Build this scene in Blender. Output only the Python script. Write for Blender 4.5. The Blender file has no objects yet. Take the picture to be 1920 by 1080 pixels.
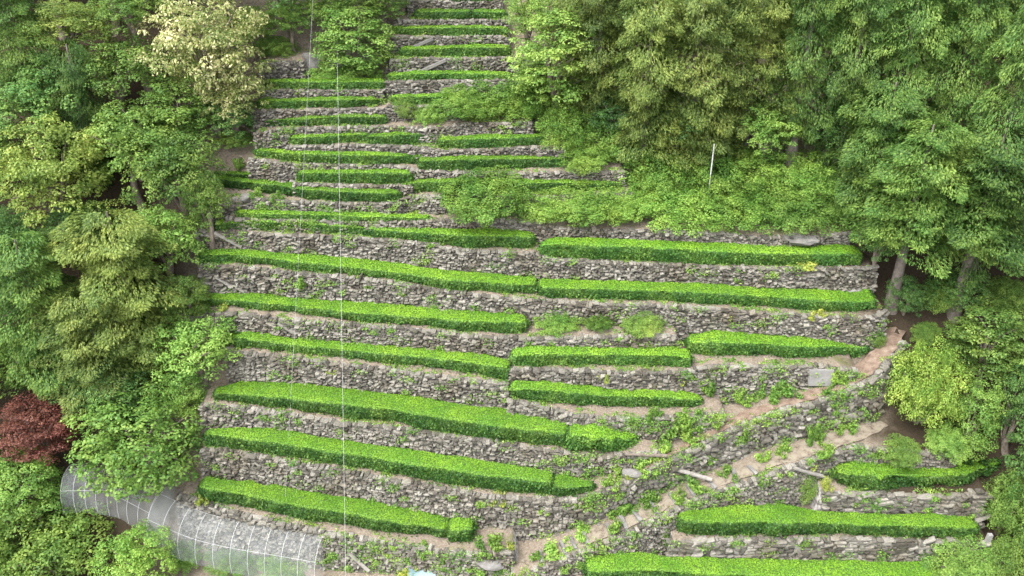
import bpy, math, random
import numpy as np
from mathutils import Vector, Matrix

# ------------------------------------------------------------------ camera, light, exposure
PITCH = 31.0            # degrees below the horizon
FPX = 1766.0            # focal length in photograph pixels (1920 wide)
CAMZ = 18.5
scene = bpy.context.scene
cd = bpy.data.cameras.new('camera')
cam = bpy.data.objects.new('camera', cd)
scene.collection.objects.link(cam)
cam.location = (0, 0, CAMZ)
cam.rotation_euler = (math.radians(90 - PITCH), 0, 0)
cd.sensor_width = 36.0
cd.lens = FPX / 1920 * 36.0
cd.clip_start = 0.5
cd.clip_end = 2000
scene.camera = cam

SUN_EL, SUN_AZ = 60.0, 230.0     # azimuth of the sun clockwise from +Y
world = bpy.data.worlds.new('World')
scene.world = world
world.use_nodes = True
wn = world.node_tree
wn.nodes.clear()
wo = wn.nodes.new('ShaderNodeOutputWorld')
bg = wn.nodes.new('ShaderNodeBackground')
sky = wn.nodes.new('ShaderNodeTexSky')
sky.sky_type = 'NISHITA'
sky.sun_disc = False
sky.sun_elevation = math.radians(SUN_EL)
sky.sun_rotation = math.radians(SUN_AZ)
sky.air_density = 1.0
sky.dust_density = 4.0
hs = wn.nodes.new('ShaderNodeHueSaturation')      # thin even overcast: the sky is nearly white
hs.inputs['Saturation'].default_value = 0.25
wn.links.new(sky.outputs[0], hs.inputs['Color'])
wn.links.new(hs.outputs[0], bg.inputs[0])
bg.inputs[1].default_value = 0.15
wn.links.new(bg.outputs[0], wo.inputs[0])

sl = bpy.data.lights.new('sun', 'SUN')
sl.energy = .95
sl.angle = math.radians(45)
sl.color = (1.0, 0.96, 0.9)
sun = bpy.data.objects.new('sun', sl)
scene.collection.objects.link(sun)
az, el = math.radians(SUN_AZ), math.radians(SUN_EL)
sd = Vector((math.sin(az) * math.cos(el), math.cos(az) * math.cos(el), math.sin(el)))
sun.rotation_euler = sd.to_track_quat('Z', 'Y').to_euler()
sun.location = (0, 0, 60)

vs = scene.view_settings
vs.view_transform = 'Standard'
vs.look = 'None'
vs.gamma = 1
vs.exposure = 2.05
vs.use_curve_mapping = False

rng = np.random.default_rng(7)
random.seed(7)
COL = scene.collection

# ------------------------------------------------------------------ helpers
def tag(o, label=None, cat=None, group=None, kind=None):
    if label: o['label'] = label
    if cat: o['category'] = cat
    if group: o['group'] = group
    if kind: o['kind'] = kind
    return o

def link(name, me, mat=None, parent=None, loc=None):
    o = bpy.data.objects.new(name, me)
    COL.objects.link(o)
    if mat is not None and me is not None and len(me.materials) == 0:
        for m in (mat if isinstance(mat, (list, tuple)) else [mat]):
            me.materials.append(m)
    if parent is not None: o.parent = parent
    if loc is not None: o.location = loc
    return o

def thing(name, label, cat, loc=(0, 0, 0), group=None):
    o = link(name, None, loc=loc)
    o.empty_display_size = 0.3
    return tag(o, label, cat, group)

def mesh_np(name, v, f, smooth=False, midx=None):
    """v (n,3), f (m,k) with k = 3 or 4"""
    v = np.ascontiguousarray(v, dtype=np.float32)
    f = np.ascontiguousarray(f, dtype=np.int32)
    me = bpy.data.meshes.new(name)
    k = f.shape[1]
    me.vertices.add(len(v)); me.vertices.foreach_set('co', v.ravel())
    me.loops.add(f.size); me.loops.foreach_set('vertex_index', f.ravel())
    me.polygons.add(len(f))
    me.polygons.foreach_set('loop_start', np.arange(0, f.size, k, dtype=np.int32))
    me.polygons.foreach_set('loop_total', np.full(len(f), k, dtype=np.int32))
    me.polygons.foreach_set('use_smooth', np.full(len(f), smooth, dtype=bool))
    if midx is not None:
        me.polygons.foreach_set('material_index', np.asarray(midx, dtype=np.int32))
    me.update(calc_edges=True)
    return me

class MB:
    """collects quads and makes one mesh"""
    def __init__(s): s.v = []; s.f = []; s.n = 0
    def add(s, v, f):
        v = np.asarray(v, float); f = np.asarray(f, int)
        if f.shape[1] == 3: f = np.concatenate([f, f[:, 2:3]], 1)
        s.v.append(v); s.f.append(f + s.n); s.n += len(v)
    def tube(s, pts, radii, k=8, cap=True):
        pts = np.asarray(pts, float); n = len(pts)
        radii = np.full(n, radii) if np.isscalar(radii) else np.asarray(radii, float)
        t = np.gradient(pts, axis=0); t /= np.linalg.norm(t, axis=1)[:, None] + 1e-9
        up = np.array([0, 0, 1.0]) if abs(t[0, 2]) < .9 else np.array([1.0, 0, 0])
        a = np.cross(t, up); a /= np.linalg.norm(a, axis=1)[:, None] + 1e-9
        b = np.cross(t, a)
        th = np.linspace(0, 2 * np.pi, k, endpoint=False)
        ring = pts[:, None] + radii[:, None, None] * (np.cos(th)[None, :, None] * a[:, None] + np.sin(th)[None, :, None] * b[:, None])
        v = ring.reshape(-1, 3)
        i = np.arange(n - 1)[:, None] * k; j = np.arange(k)[None]; j2 = (j + 1) % k
        f = np.stack([i + j, i + j2, i + k + j2, i + k + j], -1).reshape(-1, 4)
        s.add(v, f)
        if cap:
            for base, ci in ((0, 0), (n - 1, (n - 1) * k)):
                vv = np.concatenate([v[ci:ci + k], pts[base:base + 1]])
                s.add(vv, [[q, (q + 1) % k, k, k] for q in range(k)])
    def box(s, c, size, R=None, jit=0):
        h = np.asarray(size) / 2
        v = np.array([[x, y, z] for x in (-1, 1) for y in (-1, 1) for z in (-1, 1)], float) * h
        if jit: v += rng.normal(0, jit, v.shape)
        if R is not None: v = v @ np.asarray(R).T
        s.add(v + np.asarray(c), [[0, 1, 3, 2], [4, 6, 7, 5], [0, 4, 5, 1], [2, 3, 7, 6], [0, 2, 6, 4], [1, 5, 7, 3]])
    def mesh(s, name, smooth=False):
        f = np.concatenate(s.f); v = np.concatenate(s.v)
        me = bpy.data.meshes.new(name)
        tri = f[:, 2] == f[:, 3]
        faces = [tuple(q[:3]) if d else tuple(q) for q, d in zip(f.tolist(), tri)]
        me.from_pydata(v.tolist(), [], faces)
        if smooth: me.polygons.foreach_set('use_smooth', np.ones(len(faces), dtype=bool))
        me.update()
        return me

def vnoise(p, scale, seed=0, octaves=2):
    """cheap smooth pseudo-noise from sums of sines, roughly -1..1; p (n,d)"""
    r = np.random.default_rng(seed)
    p = np.asarray(p, float)
    out = np.zeros(len(p)); amp = 1.0; tot = 0
    for o in range(octaves):
        for _ in range(4):
            k = r.normal(0, 1, p.shape[1]) * scale * (2 ** o)
            out += amp * np.sin(p @ k + r.uniform(0, 6.28))
        tot += amp * 2.0
        amp *= .5
    return out / tot

# ------------------------------------------------------------------ procedural materials
def newmat(name):
    m = bpy.data.materials.new(name); m.use_nodes = True
    nt = m.node_tree; nt.nodes.clear()
    return m, nt, nt.nodes.new('ShaderNodeOutputMaterial')

def N(nt, kind, **kw):
    n = nt.nodes.new(kind)
    for k, v in kw.items():
        if k.startswith('i_'):
            key = k[2:].replace('_', ' ')
            n.inputs[int(key) if key.isdigit() else key].default_value = v
        else: setattr(n, k, v)
    return n

def ramp(nt, stops, interp='LINEAR'):
    r = nt.nodes.new('ShaderNodeValToRGB')
    e = r.color_ramp.elements
    r.color_ramp.interpolation = interp
    while len(e) < len(stops): e.new(0.5)
    for el_, (p, c) in zip(e, stops):
        el_.position = p; el_.color = (*c, 1)
    return r

def leaf_material(name, dark, mid, light, transl=.42, nscale=1.6, rough=.55, hue=.018):
    """every leaf its own tone; branches differ by soft patches of hue"""
    m, nt, out = newmat(name)
    L = nt.links.new
    geo = N(nt, 'ShaderNodeNewGeometry'); oi = N(nt, 'ShaderNodeObjectInfo')
    tc = N(nt, 'ShaderNodeTexCoord')
    nz = N(nt, 'ShaderNodeTexNoise', i_Scale=nscale, i_Detail=3.0)
    L(tc.outputs['Object'], nz.inputs['Vector'])
    a = N(nt, 'ShaderNodeMath', operation='MULTIPLY_ADD', i_1=.55, i_2=-.12); L(geo.outputs['Random Per Island'], a.inputs[0])
    b = N(nt, 'ShaderNodeMath', operation='MULTIPLY_ADD', i_1=1.0, i_2=-.22); L(nz.outputs['Fac'], b.inputs[0])
    c = N(nt, 'ShaderNodeMath', operation='ADD'); L(a.outputs[0], c.inputs[0]); L(b.outputs[0], c.inputs[1])
    d = N(nt, 'ShaderNodeMath', operation='MULTIPLY_ADD', i_1=.18, i_2=-.09); L(oi.outputs['Random'], d.inputs[0])
    e = N(nt, 'ShaderNodeMath', operation='ADD'); L(c.outputs[0], e.inputs[0]); L(d.outputs[0], e.inputs[1])
    r = ramp(nt, [(.12, dark), (.45, mid), (.85, light)]); L(e.outputs[0], r.inputs[0])
    h1 = N(nt, 'ShaderNodeTexNoise', i_Scale=.9, i_Detail=3.0); L(geo.outputs['Position'], h1.inputs['Vector'])
    hm = N(nt, 'ShaderNodeMapRange', i_1=.3, i_2=.7, i_3=.5 - hue, i_4=.5 + hue); L(h1.outputs['Fac'], hm.inputs[0])
    vm = N(nt, 'ShaderNodeMapRange', i_1=.3, i_2=.7, i_3=1.2, i_4=.85); L(h1.outputs['Fac'], vm.inputs[0])
    hsv = N(nt, 'ShaderNodeHueSaturation'); L(hm.outputs[0], hsv.inputs['Hue']); ov = N(nt, 'ShaderNodeMapRange', i_3=.84, i_4=1.14); L(oi.outputs['Random'], ov.inputs[0]); vv2 = N(nt, 'ShaderNodeMath', operation='MULTIPLY'); L(vm.outputs[0], vv2.inputs[0]); L(ov.outputs[0], vv2.inputs[1]); L(vv2.outputs[0], hsv.inputs['Value']); L(r.outputs[0], hsv.inputs['Color'])
    p = N(nt, 'ShaderNodeBsdfPrincipled', i_Roughness=rough)
    p.inputs['Specular IOR Level'].default_value = .3
    L(hsv.outputs[0], p.inputs['Base Color'])
    t = N(nt, 'ShaderNodeBsdfTranslucent'); L(hsv.outputs[0], t.inputs[0])
    mx = N(nt, 'ShaderNodeMixShader', i_0=transl); L(p.outputs[0], mx.inputs[1]); L(t.outputs[0], mx.inputs[2])
    L(mx.outputs[0], out.inputs[0])
    return m

def solid_noise(name, stops, scale=4, rough=.85, bump=.3, bscale=30, detail=5, metallic=0, coord='Object', isl=0.0):
    m, nt, out = newmat(name); L = nt.links.new
    tc = N(nt, 'ShaderNodeTexCoord'); nz = N(nt, 'ShaderNodeTexNoise', i_Scale=scale, i_Detail=detail, i_Roughness=.7)
    L(tc.outputs[coord], nz.inputs['Vector'])
    fac = nz.outputs['Fac']
    if isl:
        geo = N(nt, 'ShaderNodeNewGeometry'); oi = N(nt, 'ShaderNodeObjectInfo')
        s = N(nt, 'ShaderNodeMath', operation='ADD'); L(geo.outputs['Random Per Island'], s.inputs[0]); L(oi.outputs['Random'], s.inputs[1])
        fr = N(nt, 'ShaderNodeMath', operation='FRACT'); L(s.outputs[0], fr.inputs[0])
        ma = N(nt, 'ShaderNodeMath', operation='MULTIPLY_ADD', i_1=isl, i_2=-isl / 2); L(fr.outputs[0], ma.inputs[0])
        ad = N(nt, 'ShaderNodeMath', operation='ADD'); L(ma.outputs[0], ad.inputs[0]); L(fac, ad.inputs[1])
        fac = ad.outputs[0]
    r = ramp(nt, stops); L(fac, r.inputs[0])
    p = N(nt, 'ShaderNodeBsdfPrincipled', i_Roughness=rough, i_Metallic=metallic)
    p.inputs['Specular IOR Level'].default_value = .25
    L(r.outputs[0], p.inputs['Base Color'])
    if bump:
        n2 = N(nt, 'ShaderNodeTexNoise', i_Scale=bscale, i_Detail=6.0); L(tc.outputs[coord], n2.inputs['Vector'])
        bp = N(nt, 'ShaderNodeBump', i_Strength=bump, i_Distance=.03); L(n2.outputs['Fac'], bp.inputs['Height']); L(bp.outputs[0], p.inputs['Normal'])
    L(p.outputs[0], out.inputs[0])
    return m

M = {}
def stone_material(name, coord):
    m, nt, out = newmat(name); L = nt.links.new
    tc = N(nt, 'ShaderNodeTexCoord'); geo = N(nt, 'ShaderNodeNewGeometry'); oi = N(nt, 'ShaderNodeObjectInfo')
    nz = N(nt, 'ShaderNodeTexNoise', i_Scale=5.0, i_Detail=6.0, i_Roughness=.7); L(tc.outputs[coord], nz.inputs['Vector'])
    ad = N(nt, 'ShaderNodeMath', operation='ADD'); L(geo.outputs['Random Per Island'], ad.inputs[0]); L(oi.outputs['Random'], ad.inputs[1])
    fr = N(nt, 'ShaderNodeMath', operation='FRACT'); L(ad.outputs[0], fr.inputs[0])
    ma = N(nt, 'ShaderNodeMath', operation='MULTIPLY_ADD', i_1=.6, i_2=-.3); L(fr.outputs[0], ma.inputs[0])
    su = N(nt, 'ShaderNodeMath', operation='ADD'); L(ma.outputs[0], su.inputs[0]); L(nz.outputs['Fac'], su.inputs[1])
    r = ramp(nt, [(.12, (.042, .038, .031)), (.36, (.103, .096, .08)), (.6, (.165, .155, .131)), (.95, (.275, .262, .23))]); L(su.outputs[0], r.inputs[0])
    # broad damp, earthy and lichened patches that run over many stones
    p1 = N(nt, 'ShaderNodeTexNoise', i_Scale=.75, i_Detail=4.0); L(geo.outputs['Position'], p1.inputs['Vector'])
    k1 = ramp(nt, [(.5, (0, 0, 0)), (.68, (.65, .65, .65))]); L(p1.outputs['Fac'], k1.inputs[0])
    m1 = N(nt, 'ShaderNodeMix', data_type='RGBA', blend_type='MULTIPLY'); L(k1.outputs[0], m1.inputs[0]); L(r.outputs[0], m1.inputs[6]); m1.inputs[7].default_value = (.55, .47, .36, 1)
    p2 = N(nt, 'ShaderNodeTexNoise', i_Scale=2.6, i_Detail=5.0); L(geo.outputs['Position'], p2.inputs['Vector'])
    k2 = ramp(nt, [(.58, (0, 0, 0)), (.72, (.5, .5, .5))]); L(p2.outputs['Fac'], k2.inputs[0])
    m2 = N(nt, 'ShaderNodeMix', data_type='RGBA'); L(k2.outputs[0], m2.inputs[0]); L(m1.outputs[2], m2.inputs[6]); m2.inputs[7].default_value = (.1, .115, .06, 1)
    p = N(nt, 'ShaderNodeBsdfPrincipled', i_Roughness=.85); p.inputs['Specular IOR Level'].default_value = .25
    L(m2.outputs[2], p.inputs['Base Color'])
    n2 = N(nt, 'ShaderNodeTexNoise', i_Scale=22.0, i_Detail=6.0); L(tc.outputs[coord], n2.inputs['Vector'])
    bp = N(nt, 'ShaderNodeBump', i_Strength=.6, i_Distance=.03); L(n2.outputs['Fac'], bp.inputs['Height']); L(bp.outputs[0], p.inputs['Normal'])
    L(p.outputs[0], out.inputs[0])
    return m
M['stone'] = stone_material('stone', 'Generated')
M['stone2'] = stone_material('stone_far', 'Object')
M['wall_core'] = solid_noise('wall_core', [(.3, (.05, .046, .04)), (.7, (.12, .11, .095))], scale=6)
M['rock'] = solid_noise('rock', [(.25, (.07, .067, .062)), (.5, (.14, .135, .125)), (.75, (.22, .21, .2))], scale=2.2, bump=.9, bscale=9)
M['concrete'] = solid_noise('concrete', [(.3, (.15, .145, .137)), (.5, (.2, .195, .185)), (.7, (.25, .243, .232))], scale=3, bump=.2)
M['path'] = solid_noise('path_soil', [(.34, (.075, .058, .042)), (.48, (.165, .138, .105)), (.6, (.2, .175, .135)), (.68, (.13, .135, .065)), (.8, (.09, .13, .04))], scale=4, bump=.8, bscale=26, detail=9)
M['redpath'] = solid_noise('red_leaf_litter', [(.3, (.075, .05, .036)), (.52, (.15, .108, .08)), (.75, (.24, .195, .155))], scale=3.5, bump=.7, bscale=26)
M['bark'] = solid_noise('bark', [(.3, (.1, .08, .062)), (.7, (.24, .2, .165))], scale=6, bump=.8, bscale=24)
M['cedar_bark'] = solid_noise('cedar_bark', [(.3, (.09, .075, .064)), (.7, (.2, .172, .15))], scale=5, bump=.8, bscale=20)
M['plank'] = solid_noise('weathered_plank', [(.3, (.15, .14, .125)), (.7, (.28, .265, .24))], scale=8, bump=.3)
M['plank_dark'] = solid_noise('dark_plank', [(.3, (.09, .075, .06)), (.7, (.2, .17, .14))], scale=8, bump=.3)
M['steel'] = solid_noise('galvanised_steel', [(.3, (.3, .303, .306)), (.7, (.42, .423, .426))], scale=6, rough=.5, bump=0)
M['white'] = solid_noise('white_paint', [(.3, (.4, .4, .4)), (.7, (.5, .5, .5))], scale=6, rough=.5, bump=0)
M['tarp'] = solid_noise('tarp', [(.3, (.1, .17, .19)), (.6, (.19, .26, .28)), (.8, (.26, .3, .31))], scale=3, rough=.5, bump=.3, bscale=8)

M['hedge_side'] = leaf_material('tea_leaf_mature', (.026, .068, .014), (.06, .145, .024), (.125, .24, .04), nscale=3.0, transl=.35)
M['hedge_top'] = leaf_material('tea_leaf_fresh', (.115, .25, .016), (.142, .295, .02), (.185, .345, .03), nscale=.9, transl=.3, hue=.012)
M['hedge_core'] = solid_noise('hedge_twigs', [(.3, (.03, .065, .012)), (.7, (.06, .12, .018))], scale=5)
M['deep'] = leaf_material('leaf_deep_green', (.04, .1, .026), (.09, .19, .044), (.19, .325, .08))
M['mid'] = leaf_material('leaf_mid_green', (.065, .135, .025), (.155, .262, .048), (.295, .415, .095))
M['bright'] = leaf_material('leaf_bright_green', (.08, .165, .03), (.165, .3, .054), (.3, .44, .105))
M['yellow'] = leaf_material('leaf_yellow_green', (.1, .17, .03), (.24, .33, .06), (.42, .48, .14))
M['cream'] = leaf_material('leaf_cream_flower', (.09, .15, .03), (.3, .34, .11), (.72, .65, .39), nscale=1.3)
M['olive'] = leaf_material('leaf_cedar_olive', (.055, .1, .022), (.145, .205, .042), (.3, .37, .09), nscale=1.2)
M['cedar'] = leaf_material('leaf_cedar_green', (.032, .078, .018), (.092, .178, .034), (.21, .32, .07), nscale=1.2)
M['red'] = leaf_material('leaf_red_maple', (.065, .022, .016), (.155, .056, .04), (.26, .12, .085), nscale=2, hue=.008)
M['shrub'] = leaf_material('leaf_shrub', (.06, .135, .022), (.16, .295, .045), (.32, .46, .1), nscale=1.5)
M['lime'] = leaf_material('leaf_lime', (.09, .17, .025), (.22, .34, .05), (.4, .5, .12))
M['weed'] = leaf_material('leaf_weed', (.07, .15, .024), (.145, .265, .04), (.27, .39, .08), nscale=2.5, transl=.35)
M['weed_yellow'] = leaf_material('leaf_weed_yellow', (.13, .2, .03), (.28, .34, .06), (.45, .46, .11), nscale=2.5, transl=.35)

# ------------------------------------------------------------------ the hillside as a function
P = math.radians(PITCH)
def ray(px, py):
    u = (np.asarray(px, float) - 960) / FPX
    w = (540 - np.asarray(py, float)) / FPX
    return np.stack([u, math.cos(P) + w * math.sin(P), -math.sin(P) + w * math.cos(P)], -1)

def project(p):
    p = np.asarray(p, float); x, y, z = p[..., 0], p[..., 1], p[..., 2] - CAMZ
    d = y * math.cos(P) - z * math.sin(P)
    w = y * math.sin(P) + z * math.cos(P)
    return 960 + FPX * x / d, 540 - FPX * w / d, d

def Sbase(x, y):
    """mean slope of the hillside: a blunt spur that points at the viewer"""
    x = np.asarray(x, float); y = np.asarray(y, float)
    xs = x - 1.5
    low = np.clip((36 - y) / 14, 0, 1.15)
    bul = -np.sqrt(xs * xs + 4) * np.where(xs < 0, .24, .10) * low + .25 * low
    t = y + bul
    prof = .92 * (t - 30.9) - .004 * (t - 30.9) ** 2
    # flattens out below and beyond the picture
    lo = .92 * (17.5 - 30.9) - .004 * (17.5 - 30.9) ** 2
    prof = np.where(t < 17.5, lo + (t - 17.5) * .25, prof)
    hi = .92 * (62 - 30.9) - .004 * (62 - 30.9) ** 2
    prof = np.where(t > 62, hi + (t - 62) * .45, prof)
    return prof

def march(px, py, fn, off=0.0, t0=14.0, t1=95.0, n=1600):
    """first point along each pixel ray at which it comes within off of surface fn"""
    r = np.atleast_2d(ray(px, py))
    ts = np.linspace(t0, t1, n)
    out = []
    for q in r:
        pts = q[None] * ts[:, None] + np.array([0, 0, CAMZ])
        dz = pts[:, 2] - fn(pts[:, 0], pts[:, 1]) - off
        k = np.argmax(dz <= 0)
        if dz[k] > 0: k = n - 1
        a = max(k - 1, 0)
        f = dz[a] / (dz[a] - dz[k] + 1e-9) if k > a else 0
        out.append(pts[a] + (pts[k] - pts[a]) * np.clip(f, 0, 1))
    return np.array(out)

# lips: the front edges of the terraces, that is the tops of the stone walls (name: photo pixels)
LIPS = {
 'L0': [(-300, 1135), (330, 1120), (640, 1118), (975, 1108)],
 'L1': [(335, 925), (420, 952), (520, 978), (614, 996), (693, 1011), (790, 1028), (880, 1037), (965, 1030)],
 'L2': [(378, 841), (444, 845), (540, 864), (632, 878), (743, 900), (827, 912), (904, 927), (954, 932), (1040, 935), (1117, 926), (1181, 897), (1254, 860), (1319, 828), (1402, 791), (1459, 769), (1532, 751), (1592, 730), (1642, 702), (1679, 660), (1702, 628)],
 'L3': [(378, 757), (473, 765), (561, 779), (652, 793), (768, 804), (843, 816), (927, 829), (997, 840), (1060, 848), (1130, 852), (1190, 850), (1240, 846)],
 'L4': [(425, 655), (461, 661), (548, 669), (648, 683), (736, 692), (793, 701), (868, 709), (918, 716), (953, 723)],
 'R2': [(956, 750), (1000, 757), (1072, 776), (1137, 783), (1220, 784), (1314, 780), (1360, 772)],
 'R1': [(956, 691), (1110, 693), (1139, 697), (1272, 697), (1337, 684), (1521, 687), (1565, 690), (1612, 694)],
 'L5': [(340, 590), (440, 586), (507, 595), (573, 601), (673, 608), (804, 619), (870, 628), (985, 633), (1120, 631), (1275, 628)],
 'L6': [(375, 497), (440, 499), (486, 503), (557, 511), (640, 518), (735, 528), (846, 546), (965, 560), (1060, 566), (1200, 571), (1340, 577), (1436, 587), (1527, 593), (1600, 596), (1645, 592), (1662, 574)],
 'LB': [(372, 432), (440, 435), (507, 439), (632, 444), (736, 450), (800, 456), (850, 468), (1002, 474), (1035, 486), (1180, 492), (1320, 499), (1444, 503), (1600, 502), (1645, 498)],
 'LA': [(425, 409), (560, 412), (700, 416), (806, 413), (908, 410), (1000, 417), (1060, 428), (1200, 432), (1340, 436), (1440, 445), (1530, 443), (1600, 432)],
 'L8': [(398, 374), (470, 372), (548, 377), (648, 381), (736, 381), (758, 369), (802, 366), (1000, 368), (1185, 362)],
 'L9': [(552, 343), (650, 347), (775, 347)],
 'L10': [(468, 298), (520, 305), (561, 308), (740, 310), (790, 319), (860, 322), (1000, 325), (1060, 323), (1170, 321)],
 'L11': [(538, 274), (690, 272), (800, 276), (830, 283), (908, 281), (992, 275), (1062, 279)],
 'L12': [(478, 250), (548, 241), (640, 238), (732, 237), (800, 240), (850, 237), (883, 231), (1000, 229)],
 'L13': [(475, 207), (598, 206), (724, 203)],
 'L14': [(486, 169), (598, 170), (724, 169)],
 'L15': [(486, 121), (530, 116), (574, 116)],
 'T1': [(726, 199), (860, 198), (905, 196)],
 'T2': [(724, 153), (800, 152), (938, 150), (985, 148)],
 'T3': [(734, 111), (867, 109), (951, 107), (1012, 112)],
 'T4': [(722, 69), (813, 69), (925, 68), (955, 70)],
 'T5': [(742, 38), (850, 38), (952, 38)],
 'T6': [(766, 1), (850, 3), (940, 3)],
 'T7': [(760, -32), (850, -32), (940, -32)],
 'D2': [(955, 1092), (983, 1077), (1033, 1058), (1100, 1029), (1160, 1006), (1233, 970), (1302, 936), (1365, 914), (1419, 900), (1448, 885), (1513, 862), (1556, 850), (1600, 836), (1690, 844), (1800, 850)],
 'RR0': [(1540, 922), (1571, 924), (1664, 925), (1792, 931), (1855, 920)],
 'RR1': [(1256, 1016), (1344, 1011), (1469, 1009), (1636, 1009), (1737, 1012), (1860, 1016)],
 'RR2': [(1080, 1112), (1300, 1118), (1560, 1122), (1950, 1126)],
}
lip3 = {}
for k, pts in LIPS.items():
    pts = np.array(pts, float)
    xs = np.arange(pts[0, 0], pts[-1, 0] + .1, 6.0)
    ys = np.interp(xs, pts[:, 0], pts[:, 1])
    ker = np.array([1, 2, 3, 2, 1.]); ker /= ker.sum()
    ys = np.convolve(np.pad(ys, 2, mode='edge'), ker, 'valid')
    p3 = march(xs, ys, Sbase, n=1200)
    p3 = p3[np.argsort(p3[:, 0])]
    z = p3[:, 2]
    w = 9
    p3[:, 2] = np.convolve(np.pad(z, w, mode='edge'), np.ones(2 * w + 1) / (2 * w + 1), 'valid')
    # keep the pixel after smoothing the height: slide along the ray
    px, py, _ = project(p3)
    rr = ray(xs[:len(p3)], ys[:len(p3)])
    t = (p3[:, 2] - CAMZ) / rr[:, 2]
    p3 = rr * t[:, None] + np.array([0, 0, CAMZ])
    keep = np.concatenate([[True], np.diff(np.maximum.accumulate(p3[:, 0])) > 1e-4])
    lip3[k] = p3[keep]

def Gsmooth(x, y):
    x = np.asarray(x, float); y = np.asarray(y, float)
    return Sbase(x, y) - np.clip(1.75 - .03 * (y - 22), .95, 1.75)

def G(x, y, detail=True):
    """height of the ground, terraces included"""
    x = np.asarray(x, float); y = np.asarray(y, float)
    base = Gsmooth(x, y)
    by = np.full(np.broadcast(x, y).shape, -1e9); bz = np.full(by.shape, -1e9)
    for p3 in lip3.values():
        yi = np.interp(x, p3[:, 0], p3[:, 1], left=1e9, right=1e9)
        zi = np.interp(x, p3[:, 0], p3[:, 2])
        ok = (yi <= y) & (yi > by)
        by = np.where(ok, yi, by); bz = np.where(ok, zi + .05 * (y - yi), bz)
    return np.maximum(base, bz)

def hit(px, py, off=0.0):
    return march(px, py, G, off)[0]

def next_lip_y(x, y):
    """distance line of the wall behind a point"""
    best = 1e9
    for p3 in lip3.values():
        if p3[0, 0] <= x <= p3[-1, 0]:
            yi = np.interp(x, p3[:, 0], p3[:, 1])
            if y + .02 < yi < best: best = yi
    return best

# ------------------------------------------------------------------ ground sheet
def graded(a, b, step, far_lo, far_hi):
    core = np.arange(a, b, step)
    lo = []; s = step; v = a
    while v > far_lo: s *= 1.22; v -= s; lo.append(v)
    hi = []; s = step; v = core[-1]
    while v < far_hi: s *= 1.22; v += s; hi.append(v)
    return np.concatenate([lo[::-1], core, hi])
gx = graded(-19, 20, .15, -420, 420)
gy = graded(20.5, 43, .08, -260, 520)
XX, YY = np.meshgrid(gx, gy)
ZZ = G(XX.ravel(), YY.ravel())
gp = np.stack([XX.ravel(), YY.ravel()], -1)
rough = vnoise(gp, 2.2, 3, 3) * .035 + vnoise(gp, 9, 4, 2) * .012
V = np.concatenate([gp, (ZZ + rough)[:, None]], 1)
nx, ny = len(gx), len(gy)
ii = (np.arange(ny - 1)[:, None] * nx + np.arange(nx - 1)[None]).ravel()
F = np.stack([ii, ii + 1, ii + nx + 1, ii + nx], -1)

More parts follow.
